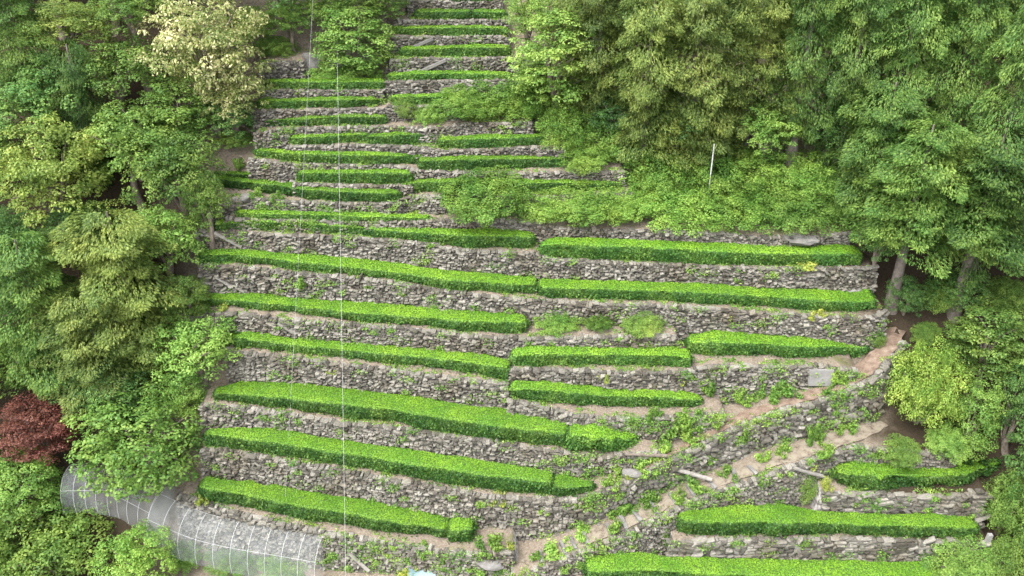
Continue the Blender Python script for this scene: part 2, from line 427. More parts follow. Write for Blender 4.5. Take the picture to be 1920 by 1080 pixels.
def ground_material():
    m, nt, out = newmat('terrace_soil'); L = nt.links.new
    tc = N(nt, 'ShaderNodeTexCoord')
    n1 = N(nt, 'ShaderNodeTexNoise', i_Scale=.9, i_Detail=5.0, i_Roughness=.65); L(tc.outputs['Object'], n1.inputs['Vector'])
    n2 = N(nt, 'ShaderNodeTexNoise', i_Scale=14.0, i_Detail=6.0, i_Roughness=.7); L(tc.outputs['Object'], n2.inputs['Vector'])
    r1 = ramp(nt, [(.25, (.07, .056, .041)), (.45, (.145, .119, .091)), (.55, (.18, .15, .118)), (.72, (.26, .222, .178))]); L(n2.outputs['Fac'], r1.inputs[0])
    r2 = ramp(nt, [(.25, (.05, .075, .02)), (.75, (.16, .17, .06))]); L(n2.outputs['Fac'], r2.inputs[0])
    gr = ramp(nt, [(.56, (0, 0, 0)), (.7, (.75, .75, .75))]); L(n1.outputs['Fac'], gr.inputs[0])
    mx = N(nt, 'ShaderNodeMix', data_type='RGBA'); L(gr.outputs[0], mx.inputs[0]); L(r1.outputs[0], mx.inputs[6]); L(r2.outputs[0], mx.inputs[7])
    # bare rubble where the bank is steep
    geo = N(nt, 'ShaderNodeNewGeometry'); sp = N(nt, 'ShaderNodeSeparateXYZ'); L(geo.outputs['True Normal'], sp.inputs[0])
    st = N(nt, 'ShaderNodeMapRange', i_1=.62, i_2=.45); L(sp.outputs[2], st.inputs[0])
    vo = N(nt, 'ShaderNodeTexVoronoi', i_Scale=7.0); L(tc.outputs['Object'], vo.inputs['Vector'])
    r3 = ramp(nt, [(.0, (.3, .29, .27)), (.5, (.18, .17, .16)), (.75, (.07, .065, .06))]); L(vo.outputs['Distance'], r3.inputs[0])
    mx2 = N(nt, 'ShaderNodeMix', data_type='RGBA'); L(st.outputs[0], mx2.inputs[0]); L(mx.outputs[2], mx2.inputs[6]); L(r3.outputs[0], mx2.inputs[7])
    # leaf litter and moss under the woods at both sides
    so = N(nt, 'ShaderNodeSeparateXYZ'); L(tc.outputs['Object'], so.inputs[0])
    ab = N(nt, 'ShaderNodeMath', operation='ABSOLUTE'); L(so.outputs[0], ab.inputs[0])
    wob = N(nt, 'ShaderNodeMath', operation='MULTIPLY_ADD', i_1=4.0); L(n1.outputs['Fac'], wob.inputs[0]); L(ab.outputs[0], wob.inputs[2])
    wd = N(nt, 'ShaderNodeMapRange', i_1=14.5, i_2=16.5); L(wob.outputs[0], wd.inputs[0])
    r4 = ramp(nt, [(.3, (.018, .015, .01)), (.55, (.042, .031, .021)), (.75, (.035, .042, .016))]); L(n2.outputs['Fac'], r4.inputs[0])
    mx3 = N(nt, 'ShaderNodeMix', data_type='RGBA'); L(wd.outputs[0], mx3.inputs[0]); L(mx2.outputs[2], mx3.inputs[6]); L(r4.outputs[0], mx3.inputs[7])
    p = N(nt, 'ShaderNodeBsdfPrincipled', i_Roughness=.95); p.inputs['Specular IOR Level'].default_value = .1
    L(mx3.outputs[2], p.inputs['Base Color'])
    bp = N(nt, 'ShaderNodeBump', i_Strength=.6, i_Distance=.04); L(n2.outputs['Fac'], bp.inputs['Height']); L(bp.outputs[0], p.inputs['Normal'])
    L(p.outputs[0], out.inputs[0])
    return m
M['ground'] = ground_material()
ground = tag(link('ground', mesh_np('ground', V, F, True), M['ground']), kind='structure')

# ------------------------------------------------------------------ paths laid on the ground
def sheet(name, top, bot, mat, dz=.03, n=60, m=7):
    top = np.array(top, float); bot = np.array(bot, float)
    def res(p):
        d = np.concatenate([[0], np.cumsum(np.hypot(*np.diff(p, axis=0).T))]); d /= d[-1]
        s = np.linspace(0, 1, n); return np.stack([np.interp(s, d, p[:, 0]), np.interp(s, d, p[:, 1])], -1)
    A = march(*res(top).T, G); B = march(*res(bot).T, G)
    vs_ = []
    for j in range(m):
        t = j / (m - 1)
        q = A * (1 - t) + B * t
        e = rng.normal(0, .03, (n, 2)) if j in (0, m - 1) else 0
        q[:, :2] += e
        z = G(q[:, 0], q[:, 1])
        q[:, 2] = z + dz + vnoise(q[:, :2], 3, 5) * .012 + .012
        vs_.append(q)
    v = np.stack(vs_, 1).reshape(-1, 3)
    i = (np.arange(n - 1)[:, None] * m + np.arange(m - 1)[None]).ravel()
    f = np.stack([i, i + m, i + m + 1, i + 1], -1)
    return tag(link(name, mesh_np(name, v, f, True), mat), kind='structure')

sheet('path', [(975, 1052), (1040, 1022), (1100, 996), (1170, 970), (1245, 935), (1310, 908), (1380, 880), (1450, 850), (1530, 822), (1600, 803), (1650, 790)],
      [(1000, 1064), (1050, 1045), (1110, 1018), (1172, 994), (1242, 959), (1310, 926), (1390, 900), (1460, 874), (1550, 846), (1620, 824), (1665, 798)], M['path'])
sheet('upper_path', [(1180, 885), (1260, 845), (1320, 812), (1400, 770), (1480, 748), (1540, 725), (1600, 690), (1640, 655), (1652, 628), (1660, 616)],
      [(1186, 894), (1262, 853), (1325, 822), (1404, 787), (1466, 763), (1540, 746), (1600, 722), (1648, 694), (1682, 654), (1696, 622)], M['redpath'])

# ------------------------------------------------------------------ stones
def make_stone(seed):
    r = np.random.default_rng(seed)
    # a block with chamfered edges: 24 corners pushed about
    v = []
    for sx in (-1, 1):
        for sy in (-1, 1):
            for sz in (-1, 1):
                ch = r.uniform(.12, .42, 3)
                c = np.array([sx, sy, sz]) * (.5 + r.normal(0, .05, 3))
                for ax in range(3):
                    q = c.copy()
                    for o in range(3):
                        if o != ax: q[o] -= np.array([sx, sy, sz])[o] * ch[o] * .5
                    v.append(q + r.normal(0, .025, 3))
    import bmesh
    bm = bmesh.new()
    for q in v: bm.verts.new(q)
    ret = bmesh.ops.convex_hull(bm, input=bm.verts)
    bm.faces.ensure_lookup_table()
    loose = [x for x in bm.verts if not x.link_faces]
    bmesh.ops.delete(bm, geom=loose, context='VERTS')
    bmesh.ops.triangulate(bm, faces=bm.faces)
    me = bpy.data.meshes.new('stone')
    bm.to_mesh(me); bm.free()
    me.materials.append(M['stone'])
    vv = np.array([x.co[:] for x in me.vertices]); ff = np.array([list(p.vertices) for p in me.polygons])
    return me, vv, ff
STONES = [make_stone(100 + i) for i in range(16)]
def make_low(seed):
    r = np.random.default_rng(seed)
    import bmesh
    bm = bmesh.new()
    for sx in (-1, 1):
        for sz in (-1, 1):
            bm.verts.new(np.array([sx * .5, -.5, sz * .5]) * r.uniform(.72, .98, 3))
            bm.verts.new(np.array([sx * .5, .3, sz * .5]) * r.uniform(.85, 1, 3))
    for _ in range(2): bm.verts.new((r.uniform(-.4, .4), -.56, r.uniform(-.25, .25)))
    bmesh.ops.convex_hull(bm, input=bm.verts)
    bmesh.ops.delete(bm, geom=[x for x in bm.verts if not x.link_faces], context='VERTS')
    bmesh.ops.triangulate(bm, faces=bm.faces)
    bm.verts.index_update()
    vv = np.array([x.co[:] for x in bm.verts]); ff = np.array([[q.index for q in p.verts] for p in bm.faces])
    bm.free()
    return vv, ff
LOW = [make_low(300 + i) for i in range(16)]

def rotmat(axis, a):
    return np.array(Matrix.Rotation(a, 3, Vector(axis)))

def wall(key, label, sw=.3, sh=.13, singles=300, x0=None, x1=None, batter=.13, cap=.0, skip=None):
    """dry stone wall under a terrace lip between photo columns x0 and x1"""
    p3 = lip3[key]; sw *= .62; sh *= .66
    px = project(p3)[0]
    sel = np.ones(len(p3), bool)
    if x0 is not None: sel &= px >= x0
    if x1 is not None: sel &= px <= x1
    p = p3[sel]
    d = np.concatenate([[0], np.cumsum(np.hypot(*np.diff(p[:, :2], axis=0).T))])
    Ltot = d[-1]
    ss = np.linspace(0, Ltot, max(int(Ltot / .25), 4))
    q = np.stack([np.interp(ss, d, p[:, i]) for i in range(3)], -1)
    tan = np.gradient(q[:, :2], axis=0)
    k5 = np.ones(5) / 5
    tan = np.stack([np.convolve(np.pad(tan[:, i], 2, mode='edge'), k5, 'valid') for i in (0, 1)], -1)
    tan /= np.linalg.norm(tan, axis=1)[:, None]
    nor = np.stack([tan[:, 1], -tan[:, 0]], -1)          # towards the viewer
    zb = G(q[:, 0] + nor[:, 0] * .3, q[:, 1] + nor[:, 1] * .3) - .08
    zb = np.minimum(zb, q[:, 2] - .12)
    zb = np.maximum(zb, q[:, 2] - 2.4)
    mid = len(q) // 2
    org = np.array([q[mid, 0], q[mid, 1], zb[mid]])
    # core behind the stones
    rows = 5
    vs_ = []
    for j in range(rows):
        t = j / (rows - 1)
        z = zb + (q[:, 2] - .05 - zb) * t
        off = .03 + batter * (q[:, 2] - z)
        vs_.append(np.stack([q[:, 0] + nor[:, 0] * off, q[:, 1] + nor[:, 1] * off, z], -1))
    n = len(q)
    cv = np.concatenate(vs_ + [np.stack([q[:, 0] - nor[:, 0] * .2, q[:, 1] - nor[:, 1] * .2, q[:, 2] - .04], -1)])
    ci = (np.arange(rows)[:, None] * n + np.arange(n - 1)[None]).ravel()
    cf = np.stack([ci, ci + 1, ci + n + 1, ci + n], -1)
    w = tag(link('stone_wall', mesh_np('stone_wall', cv - org, cf, True), M['wall_core'], loc=org), label, 'stone wall', 'dry stone terrace walls', kind='thing')
    items = []
    zmax = (q[:, 2] - zb).max()
    depth = 0.0
    while depth < zmax + .05:
        h = sh * rng.uniform(.7, 1.35)
        s = rng.uniform(-.2, 0)
        while s < Ltot:
            wd = sw * rng.lognormal(0, .38)
            wd = min(max(wd, sw * .4), sw * 2.3)
            c = s + wd / 2; s += wd * .95
            if c > Ltot: break
            tx = np.array([np.interp(c, ss, a) for a in (q[:, 0], q[:, 1], q[:, 2], zb, nor[:, 0], nor[:, 1])])
            H = tx[2] - tx[3]
            zc = depth + h / 2 + rng.normal(0, h * .12)
            if zc > H + .02: continue
            off = .02 + batter * zc + rng.normal(0, .04)
            wob = vnoise(np.array([[c, depth]]), 1.3, hash(key) % 997 if False else len(label))[0] * .04
            pos = np.array([tx[0] + tx[4] * (off + wob), tx[1] + tx[5] * (off + wob), tx[2] - zc + .03])
            ang = math.atan2(tx[4], -tx[5])
            roll = rng.normal(0, .2) if rng.random() < .68 else rng.normal(0, .6)
            items.append((depth, pos, ang, roll, rng.normal(0, .12), (wd * rng.uniform(.9, 1.06), rng.uniform(.16, .3), h * rng.uniform(.8, 1.25)), rng.integers(len(STONES))))
        depth += h * .93
    if not items: return w
    order = np.arange(len(items))
    # the upper courses are the ones in view: those become parts of their own
    ns = min(singles, len(items))
    for i in order[:ns]:
        dp, pos, ang, roll, tilt, sc, k = items[i]
        o = bpy.data.objects.new('stone', STONES[k][0]); COL.objects.link(o)
        o.parent = w; o.location = pos - org
        o.rotation_euler = (tilt, roll, ang); o.scale = sc
    if ns < len(items):
        vv = []; ff = []; nn = 0
        for i in order[ns:]:
            dp, pos, ang, roll, tilt, sc, k = items[i]
            R = rotmat((0, 0, 1), ang) @ rotmat((0, 1, 0), roll) @ rotmat((1, 0, 0), tilt)
            v = (LOW[k][0] * np.array(sc)) @ R.T + pos - org
            vv.append(v); ff.append(LOW[k][1] + nn); nn += len(v)
        st = link('stones', mesh_np('stones', np.concatenate(vv), np.concatenate(ff)), M['stone2'], parent=w)
        st['kind'] = 'stuff'
    return w

wall('L1', 'rubble stone wall at the bottom edge, behind the blue tarp', .26, .13)
wall('L2', 'stone wall directly above the lowest left tea hedge', .25, .12, x1=1030)
wall('L2', 'tall bouldery stone wall rising diagonally above the stepped path', .32, .2, x0=1024)
wall('L3', 'stone wall behind the second lowest left tea hedge', .25, .12)
wall('L4', 'stone wall behind the long third hedge from the bottom left', .25, .12)
wall('R2', 'low curving stone wall under the pointed tea hedge at centre right', .24, .12)
wall('R1', 'stone wall running past the grey concrete panel', .26, .12)
wall('L5', 'stone wall behind the fourth hedge from the bottom left', .25, .11)
wall('L6', 'long stone wall crossing the whole slope to the red path bend', .26, .12)
wall('LB', 'stone wall ending near the cedars under a broad shaded hedge', .26, .12)
wall('D2', 'stone wall holding up the outer edge of the stepped path', .2, .12, x0=978)
wall('RR0', 'wall of long flat stones below the short hedge at lower right', .42, .15, x0=1546)
wall('RR1', 'wall of long flat stones between the two lowest right hedges', .42, .15)
wall('LA', 'thin stone wall below the overgrown bushes at centre', .24, .11, 150)
wall('L8', 'low stone wall below the hedge left of centre with a taller stone corner', .22, .1, 200)
wall('L9', 'almost hidden stone edge below the short hedge left of centre', .2, .09, 0)
wall('L10', 'low stone wall crossing mid slope below two tea hedges', .2, .09, 120)
wall('L11', 'low stone wall in front of three overlapping hedges', .2, .09, 120)
wall('L12', 'stone wall in the gap between upper left hedges and bushes', .2, .09, 120)
wall('L13', 'narrow stone wall under the second hedge of the upper left block', .19, .09, 80)
wall('L14', 'narrow stone wall under the topmost hedge of the upper left block', .19, .09, 80)
wall('L15', 'short stone wall beside the boulder at upper left', .2, .1, 100)
wall('T1', 'stone edge under the hedge partly hidden by bushes', .2, .09, 40)
wall('T2', 'stone wall with a clean left corner in the upper centre', .22, .1, 200)
wall('T3', 'stone wall crossed by a slanting stone ramp near the upper centre', .22, .1, 200)
wall('T4', 'stone wall third from the top of the picture', .22, .1, 150)
wall('T5', 'thin stone wall second from the top of the picture', .2, .09, 80)
wall('T6', 'stone wall at the top edge of the picture', .2, .09, 100)
wall('T7', 'stone wall just above the top edge of the picture', .2, .09, 0)

# ------------------------------------------------------------------ leaves
def leaf_quads(c, nrm, size, up=.0, spread=.8, narrow=.5, seed=None):
    """diamond leaves at c (n,3) that face roughly along nrm"""
    n = len(c)
    nn = nrm + rng.normal(0, spread, (n, 3)); nn[:, 2] += up
    nn /= np.linalg.norm(nn, axis=1)[:, None] + 1e-9
    a = np.cross(nn, rng.normal(0, 1, (n, 3))); a /= np.linalg.norm(a, axis=1)[:, None] + 1e-9
    b = np.cross(nn, a)
    s = (size * rng.uniform(.6, 1.35, n))[:, None]
    v = np.stack([c - a * s * .5, c + b * s * narrow * .5 - a * s * .05, c + a * s * .5, c - b * s * narrow * .5 - a * s * .05], 1).reshape(-1, 3)
    f = np.arange(n * 4).reshape(-1, 4)
    return v, f

def tri_sample(v, f, n):
    """n random points on quads f of v, with normals"""
    A, B, C, D = (v[f[:, i]] for i in range(4))
    n1 = np.cross(C - A, D - B)
    ar = np.linalg.norm(n1, axis=1) + 1e-12
    k = rng.choice(len(f), n, p=ar / ar.sum())
    s, t = rng.random((2, n, 1))
    p = (A[k] * (1 - s) + B[k] * s) * (1 - t) + (D[k] * (1 - s) + C[k] * s) * t
    return p, n1[k] / ar[k][:, None]

HEDGES_COUNT = 0
def hedge(pts, label, dens=1.0, shaggy=0.0, lip=None):
    """clipped tea row. pts: photo columns (x, top back y, top front y, bottom front y)"""
    pts = np.array(pts, float)
    fr = []
    for x in np.linspace(pts[0, 0], pts[-1, 0], max(int((pts[-1, 0] - pts[0, 0]) / 7), 4)):
        tb, tf, bo = (np.interp(x, pts[:, 0], pts[:, i]) for i in (1, 2, 3))
        q = hit(x, bo)
        q = np.array(q)
        r_tf = ray(x, tf)[0] if np.ndim(ray(x, tf)) > 1 else ray(x, tf)
        t = q[1] / r_tf[1]
        ztf = CAMZ + t * r_tf[2]
        h = np.clip(ztf - q[2], .16, 1.4)
        r_tb = ray(x, tb)
        t2 = (q[2] + h - CAMZ) / r_tb[2]
        w = t2 * r_tb[1] - q[1]
        fr.append([q[0], q[1], q[2], h, w])
    fr = np.array(fr)
    k = np.ones(5) / 5
    for i in range(5):
        fr[:, i] = np.convolve(np.pad(fr[:, i], 2, mode='edge'), k, 'valid') if i > 0 else fr[:, i]
    for r_ in fr:
        room = next_lip_y(r_[0], r_[1]) - r_[1] - .02
        r_[4] = np.clip(r_[4], .3, max(room, .35))
    d = np.concatenate([[0], np.cumsum(np.hypot(*np.diff(fr[:, :2], axis=0).T))])
    Lh = d[-1]
    ns = max(int(Lh / .12), 8)
    s = np.linspace(0, Lh, ns)
    fr = np.stack([np.interp(s, d, fr[:, i]) for i in range(5)], -1)
    tan = np.gradient(fr[:, :2], axis=0); tan /= np.linalg.norm(tan, axis=1)[:, None]
    back = np.stack([-tan[:, 1], tan[:, 0]], -1)
    # section: front foot, bulging front, rounded shoulder, flat top, back
    sec = np.array([(.06, -.05), (.02, .12), (-.015, .35), (-.02, .6), (-.01, .82), (.035, .95), (.1, 1.0), (.3, 1.01), (.5, 1.02), (.7, 1.01), (.9, 1.0), (.97, .93), (1.0, .75), (1.0, .3), (.98, -.05)])
    m = len(sec)
    endr = np.clip(np.minimum(s, Lh - s) / .16, 0, 1)
    endr = np.sqrt(1 - (1 - endr) ** 2) * .14 + .86
    v = np.zeros((ns, m, 3))
    for j, (a, b) in enumerate(sec):
        a2 = .5 + (a - .5) * endr
        b2 = b * (.88 + .12 * (endr - .86) / .14)
        v[:, j, 0] = fr[:, 0] + back[:, 0] * fr[:, 4] * a2
        v[:, j, 1] = fr[:, 1] + back[:, 1] * fr[:, 4] * a2
        v[:, j, 2] = fr[:, 2] + fr[:, 3] * b2
    flat = v.reshape(-1, 3)
    wob = vnoise(flat, 2.2, len(label) + ns, 3)[:, None]
    wob2 = vnoise(flat, 7, len(label) + 3 * ns, 2)[:, None]
    cen = np.repeat(v.mean(1), m, 0)
    dirs = flat - cen; dirs /= np.linalg.norm(dirs, axis=1)[:, None] + 1e-9
    side = 1 - .7 * np.tile((sec[:, 1] > .94), ns)[:, None]
    flat = flat + dirs * (wob * .06 + wob2 * .045) * side * (1 + shaggy * 2)
    i = (np.arange(ns - 1)[:, None] * m + np.arange(m - 1)[None]).ravel()
    f = np.stack([i, i + m, i + m + 1, i + 1], -1)
    # end caps as fans of quads towards the middle
    caps_v = []; caps_f = []
    base = len(flat)
    for e, r0 in enumerate((0, (ns - 1) * m)):
        cc = flat[r0:r0 + m].mean(0) + np.append(tan[0 if e == 0 else -1] * (-.08 if e == 0 else .08), 0)
        caps_v.append(cc)
        for j in range(m - 1):
            qd = [r0 + j, r0 + j + 1, base + e, base + e]
            caps_f.append(qd if e == 0 else [qd[1], qd[0], qd[2], qd[3]])
    allv = np.concatenate([flat, np.array(caps_v)])
    allf = np.concatenate([f, np.array(caps_f)])
    A, C, B, D = allv[allf[:, 0]], allv[allf[:, 2]], allv[allf[:, 1]], allv[allf[:, 3]]
    area = np.linalg.norm(np.cross(C - A, D - B), axis=1).sum() / 2
    n = int(area * 1250 * dens)
    p, nr = tri_sample(allv, allf, n)
    bk = np.stack([np.interp(p[:, 0], fr[:, 0], back[:, i2]) for i2 in (0, 1)], -1)
    keep = (np.abs((nr[:, :2] * bk).sum(1)) < .75) | (((p[:, :2] - np.stack([np.interp(p[:, 0], fr[:, 0], fr[:, i2]) for i2 in (0, 1)], -1)) * bk).sum(1) < .5 * np.interp(p[:, 0], fr[:, 0], fr[:, 4])) | (rng.random(n) < .25)
    p, nr = p[keep], nr[keep]; n = len(p)
    # leaf normals point out of the hedge
    cm = np.stack([np.interp(p[:, 0], fr[:, 0], v.mean(1)[:, i2]) for i2 in range(3)], -1)
    flip = ((p - cm) * nr).sum(1) < 0
    nr[flip] *= -1
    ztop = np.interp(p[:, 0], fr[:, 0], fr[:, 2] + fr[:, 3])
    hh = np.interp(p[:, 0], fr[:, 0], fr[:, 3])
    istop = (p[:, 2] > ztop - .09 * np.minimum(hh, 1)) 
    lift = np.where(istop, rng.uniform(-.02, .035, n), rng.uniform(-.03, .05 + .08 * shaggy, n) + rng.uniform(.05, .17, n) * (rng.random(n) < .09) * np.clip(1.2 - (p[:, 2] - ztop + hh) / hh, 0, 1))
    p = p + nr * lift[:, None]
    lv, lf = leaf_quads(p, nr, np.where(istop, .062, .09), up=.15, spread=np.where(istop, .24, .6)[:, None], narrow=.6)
    org = np.array([fr[ns // 2, 0], fr[ns // 2, 1] + fr[ns // 2, 4] / 2, fr[ns // 2, 2]])
    t = thing('tea_hedge', label, 'hedge', org, 'clipped tea hedges on the terraces')
    body = link('twigs', mesh_np('hedge_twigs', allv * 1.0 - org, np.where(allf[:, 3:4] == allf[:, 2:3], allf, allf)[:, :4] if False else f, False), M['hedge_core'], parent=t)
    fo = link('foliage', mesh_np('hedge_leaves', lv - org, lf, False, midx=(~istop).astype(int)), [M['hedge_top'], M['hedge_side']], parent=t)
    return t

HEDGES = [
 ([(377, 893, 912, 936), (460, 902, 927, 950), (560, 917, 949, 971), (647, 930, 960, 984), (740, 943, 979, 1001), (838, 962, 993, 1007)], 'long clipped tea hedge on the lowest left terrace above the net tunnel'),
 ([(843, 970, 993, 1016), (886, 972, 991, 1014)], 'small cube shaped tea bush at the end of the lowest left hedge'),
 ([(388, 803, 813, 835), (444, 799, 819, 842), (540, 808, 833, 857), (650, 825, 850, 873), (793, 845, 872, 900), (910, 862, 890, 917), (1033, 882, 903, 928)], 'second long tea hedge from the bottom on the left slope'),
 ([(1038, 888, 911, 931), (1075, 891, 914, 930), (1114, 902, 911, 921)], 'short tea hedge at the spur corner beside the diagonal wall'),
 ([(403, 727, 737, 751), (465, 704, 741, 757), (540, 712, 746, 767), (648, 727, 758, 783), (736, 737, 768, 792), (806, 748, 780, 806), (952, 766, 801, 827), (1062, 783, 813, 840)], 'third long tea hedge from the bottom, the longest on the left'),
 ([(1066, 789, 815, 842), (1127, 788, 818, 846), (1170, 798, 822, 840), (1197, 812, 822, 830)], 'leafy unclipped end of the third hedge, left of the thin plank'),
 ([(417, 613, 628, 646), (553, 625, 647, 660), (647, 633, 656, 671), (823, 649, 672, 690), (900, 662, 682, 703), (951, 674, 690, 714)], 'fourth tea hedge from the bottom left, ending at a wall corner'),
 ([(962, 652, 668, 687), (1000, 645, 663, 686), (1100, 643, 664, 684), (1254, 645, 666, 687), (1294, 656, 672, 689)], 'straight tea hedge at centre above the pointed one'),
 ([(1288, 624, 642, 662), (1340, 618, 640, 667), (1437, 618, 645, 667), (1517, 625, 649, 670), (1600, 634, 650, 664), (1622, 640, 652, 668)], 'bright tea hedge above the concrete panel by the red path'),
 ([(957, 712, 728, 747), (1043, 713, 733, 756), (1147, 719, 742, 762), (1272, 728, 746, 762), (1314, 742, 750, 760)], 'tea hedge that tapers to a point at its right end'),
 ([(352, 550, 556, 566), (377, 544, 559, 570), (477, 546, 566, 579), (557, 553, 575, 588), (642, 559, 584, 598), (780, 566, 594, 610), (870, 578, 602, 621), (985, 590, 604, 624)], 'fifth tea hedge from the bottom left, with a rounded left end'),
 ([(378, 470, 478, 492), (440, 465, 477, 492), (557, 473, 490, 505), (640, 481, 499, 514), (735, 491, 510, 523), (825, 505, 522, 540), (929, 513, 531, 548), (1003, 519, 535, 553)], 'sixth tea hedge from the bottom left, between two plank ramps'),
 ([(1010, 520, 537, 556), (1100, 524, 541, 560), (1200, 527, 544, 562), (1320, 529, 548, 568), (1436, 536, 556, 575), (1527, 541, 561, 582), (1600, 537, 566, 584), (1640, 533, 564, 582)], 'broad bright tea hedge ending above the bend of the red path'),
 ([(405, 412, 420, 432), (482, 406, 413, 431), (560, 407, 417, 434), (650, 411, 424, 439), (735, 419, 432, 446), (808, 428, 437, 455), (870, 428, 440, 463), (1000, 430, 443, 465)], 'seventh tea hedge from the bottom left, bending at mid slope'),
 ([(1012, 450, 460, 483), (1042, 443, 457, 483), (1187, 448, 461, 489), (1320, 454, 469, 495), (1465, 456, 474, 498), (1598, 457, 475, 498), (1612, 462, 477, 496)], 'deep green broad tea hedge beside the dark cedar shade'),
 ([(444, 394, 399, 408), (560, 396, 402, 412), (680, 400, 405, 414), (805, 404, 409, 417)], 'thin low tea hedge row right behind the seventh hedge'),
 ([(398, 326, 331, 349), (436, 332, 338, 354), (527, 338, 347, 363), (565, 341, 354, 372), (648, 346, 359, 378), (740, 348, 362, 379), (752, 350, 362, 376)], 'long bending tea hedge left of the taller stone corner'),
 ([(402, 320, 324, 332), (480, 322, 327, 335), (548, 328, 333, 340)], 'narrow tea hedge strip below the slanting grey plank'),
 ([(561, 318, 324, 341), (650, 316, 323, 343), (736, 316, 323, 345), (772, 317, 324, 343)], 'short tea hedge crossed by both cables left of centre'),
 ([(757, 338, 345, 362), (800, 333, 340, 360), (908, 330, 339, 358), (987, 334, 342, 362), (1100, 333, 342, 357), (1168, 335, 342, 352)], 'tea hedge partly hidden behind the overgrown bushes at centre'),
 ([(478, 276, 281, 292), (540, 279, 287, 304), (640, 283, 290, 307), (740, 285, 291, 308), (815, 285, 291, 300)], 'long tea hedge above the short one crossed by the cables'),
 ([(787, 297, 301, 318), (867, 290, 298, 320), (971, 289, 297, 315), (1058, 292, 297, 312)], 'mid slope tea hedge ending at the bushes, above the half hidden hedge'),
 ([(546, 254, 258, 271), (648, 248, 253, 268), (692, 246, 251, 267)], 'left one of three overlapping short tea hedges'),
 ([(690, 251, 256, 271), (760, 246, 252, 271), (836, 243, 250, 266)], 'middle one of three overlapping short tea hedges'),
 ([(824, 257, 262, 278), (908, 252, 259, 277), (1019, 251, 255, 271)], 'right one of three overlapping short tea hedges, below the bare wall'),
 ([(467, 223, 227, 238), (555, 218, 223, 236), (640, 213, 218, 234), (722, 213, 218, 232)], 'lowest of the three hedges in the upper left block'),
 ([(485, 186, 190, 203), (640, 180, 186, 202), (725, 180, 186, 199)], 'middle of the three hedges in the upper left block'),
 ([(488, 148, 152, 165), (586, 148, 153, 167), (721, 147, 152, 167)], 'top of the three hedges in the upper left block'),
 ([(736, 177, 182, 197), (800, 175, 180, 196), (900, 177, 182, 192)], 'tea hedge half swallowed by light green bushes, upper centre'),
 ([(729, 137, 142, 150), (784, 132, 137, 150), (938, 133, 139, 148), (956, 135, 140, 147)], 'fifth tea hedge from the top of the picture'),
 ([(751, 87, 92, 107), (888, 83, 88, 106), (955, 83, 88, 104)], 'fourth tea hedge from the top of the picture'),
 ([(737, 48, 52, 65), (888, 46, 51, 66), (950, 48, 53, 66)], 'third tea hedge from the top of the picture'),
 ([(779, 17, 21, 36), (883, 17, 21, 36)], 'second row tea hedge from the top, left segment'),
 ([(886, 17, 21, 36), (946, 18, 22, 36)], 'second row tea hedge from the top, right segment by the tree'),
 ([(845, -14, -10, 3), (935, -14, -10, 3)], 'tea hedge cut off by the top edge of the picture'),
 ([(1568, 867, 886, 906), (1620, 866, 890, 911), (1700, 868, 892, 912), (1780, 866, 890, 909), (1850, 856, 876, 892), (1875, 850, 868, 882)], 'shaggy tea hedge under the yellow green shrub at lower right'),
 ([(1271, 958, 972, 998), (1323, 952, 979, 1004), (1386, 945, 979, 1004), (1490, 943, 979, 1003), (1540, 957, 980, 1000), (1640, 961, 985, 1004), (1785, 964, 988, 1008), (1830, 968, 988, 1004)], 'wide long tea hedge at lower right between two stone walls'),
 ([(1100, 1042, 1070, 1098), (1160, 1034, 1070, 1100), (1212, 1031, 1069, 1100), (1258, 1044, 1072, 1102), (1323, 1043, 1076, 1104), (1511, 1046, 1081, 1108), (1636, 1050, 1084, 1110), (1760, 1052, 1086, 1110)], 'wide tea hedge along the bottom edge at lower right'),
]
for i_, (hp, lab) in enumerate(HEDGES):
    shag = 1.0 if ('shaggy' in lab or 'unclipped' in lab) else (.35 if 'half swallowed' in lab else 0)
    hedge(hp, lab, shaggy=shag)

# ------------------------------------------------------------------ crowns (unit size, shared between copies)
def fib(n, seed):
    r = np.random.default_rng(seed)
    i = np.arange(n) + .5
    ph = np.arccos(1 - 2 * i / n); th = math.pi * (1 + 5 ** .5) * i + r.uniform(0, 6)
    d = np.stack([np.cos(th) * np.sin(ph), np.sin(th) * np.sin(ph), np.cos(ph)], -1)
    d += r.normal(0, .14, d.shape)
    return d / np.linalg.norm(d, axis=1)[:, None]

def crown_from_clumps(name, cl, leaf, dens, up=.55, narrow=.55, spread=.42, low=-.25):
    """cl: list of (centre, radii(3)); leaves sit on the upper shell of every clump"""
    P_, N_ = [], []
    for c, r in cl:
        n = int(np.clip(dens * r[0] * (r[1] + r[2]) / leaf ** 2 * .5, 20, 700))
        d = rng.normal(0, 1, (n * 2, 3)); d /= np.linalg.norm(d, axis=1)[:, None]
        d = d[d[:, 2] > low][:n]
        lump = 1 + .25 * vnoise(d, 3.0, int(abs(c[0] * 997 + c[2] * 131)) % 900, 2)
        rad = rng.uniform(.72, 1.06, len(d)) * lump
        P_.append(c + d * rad[:, None] * np.asarray(r))
        nn = d * .75 + np.asarray(c) * .3; nn[:, 2] += up
        N_.append(nn)
    p = np.concatenate(P_); nr = np.concatenate(N_)
    v, f = leaf_quads(p, nr, np.full(len(p), leaf), spread=spread, narrow=narrow)
    return mesh_np(name, v, f)

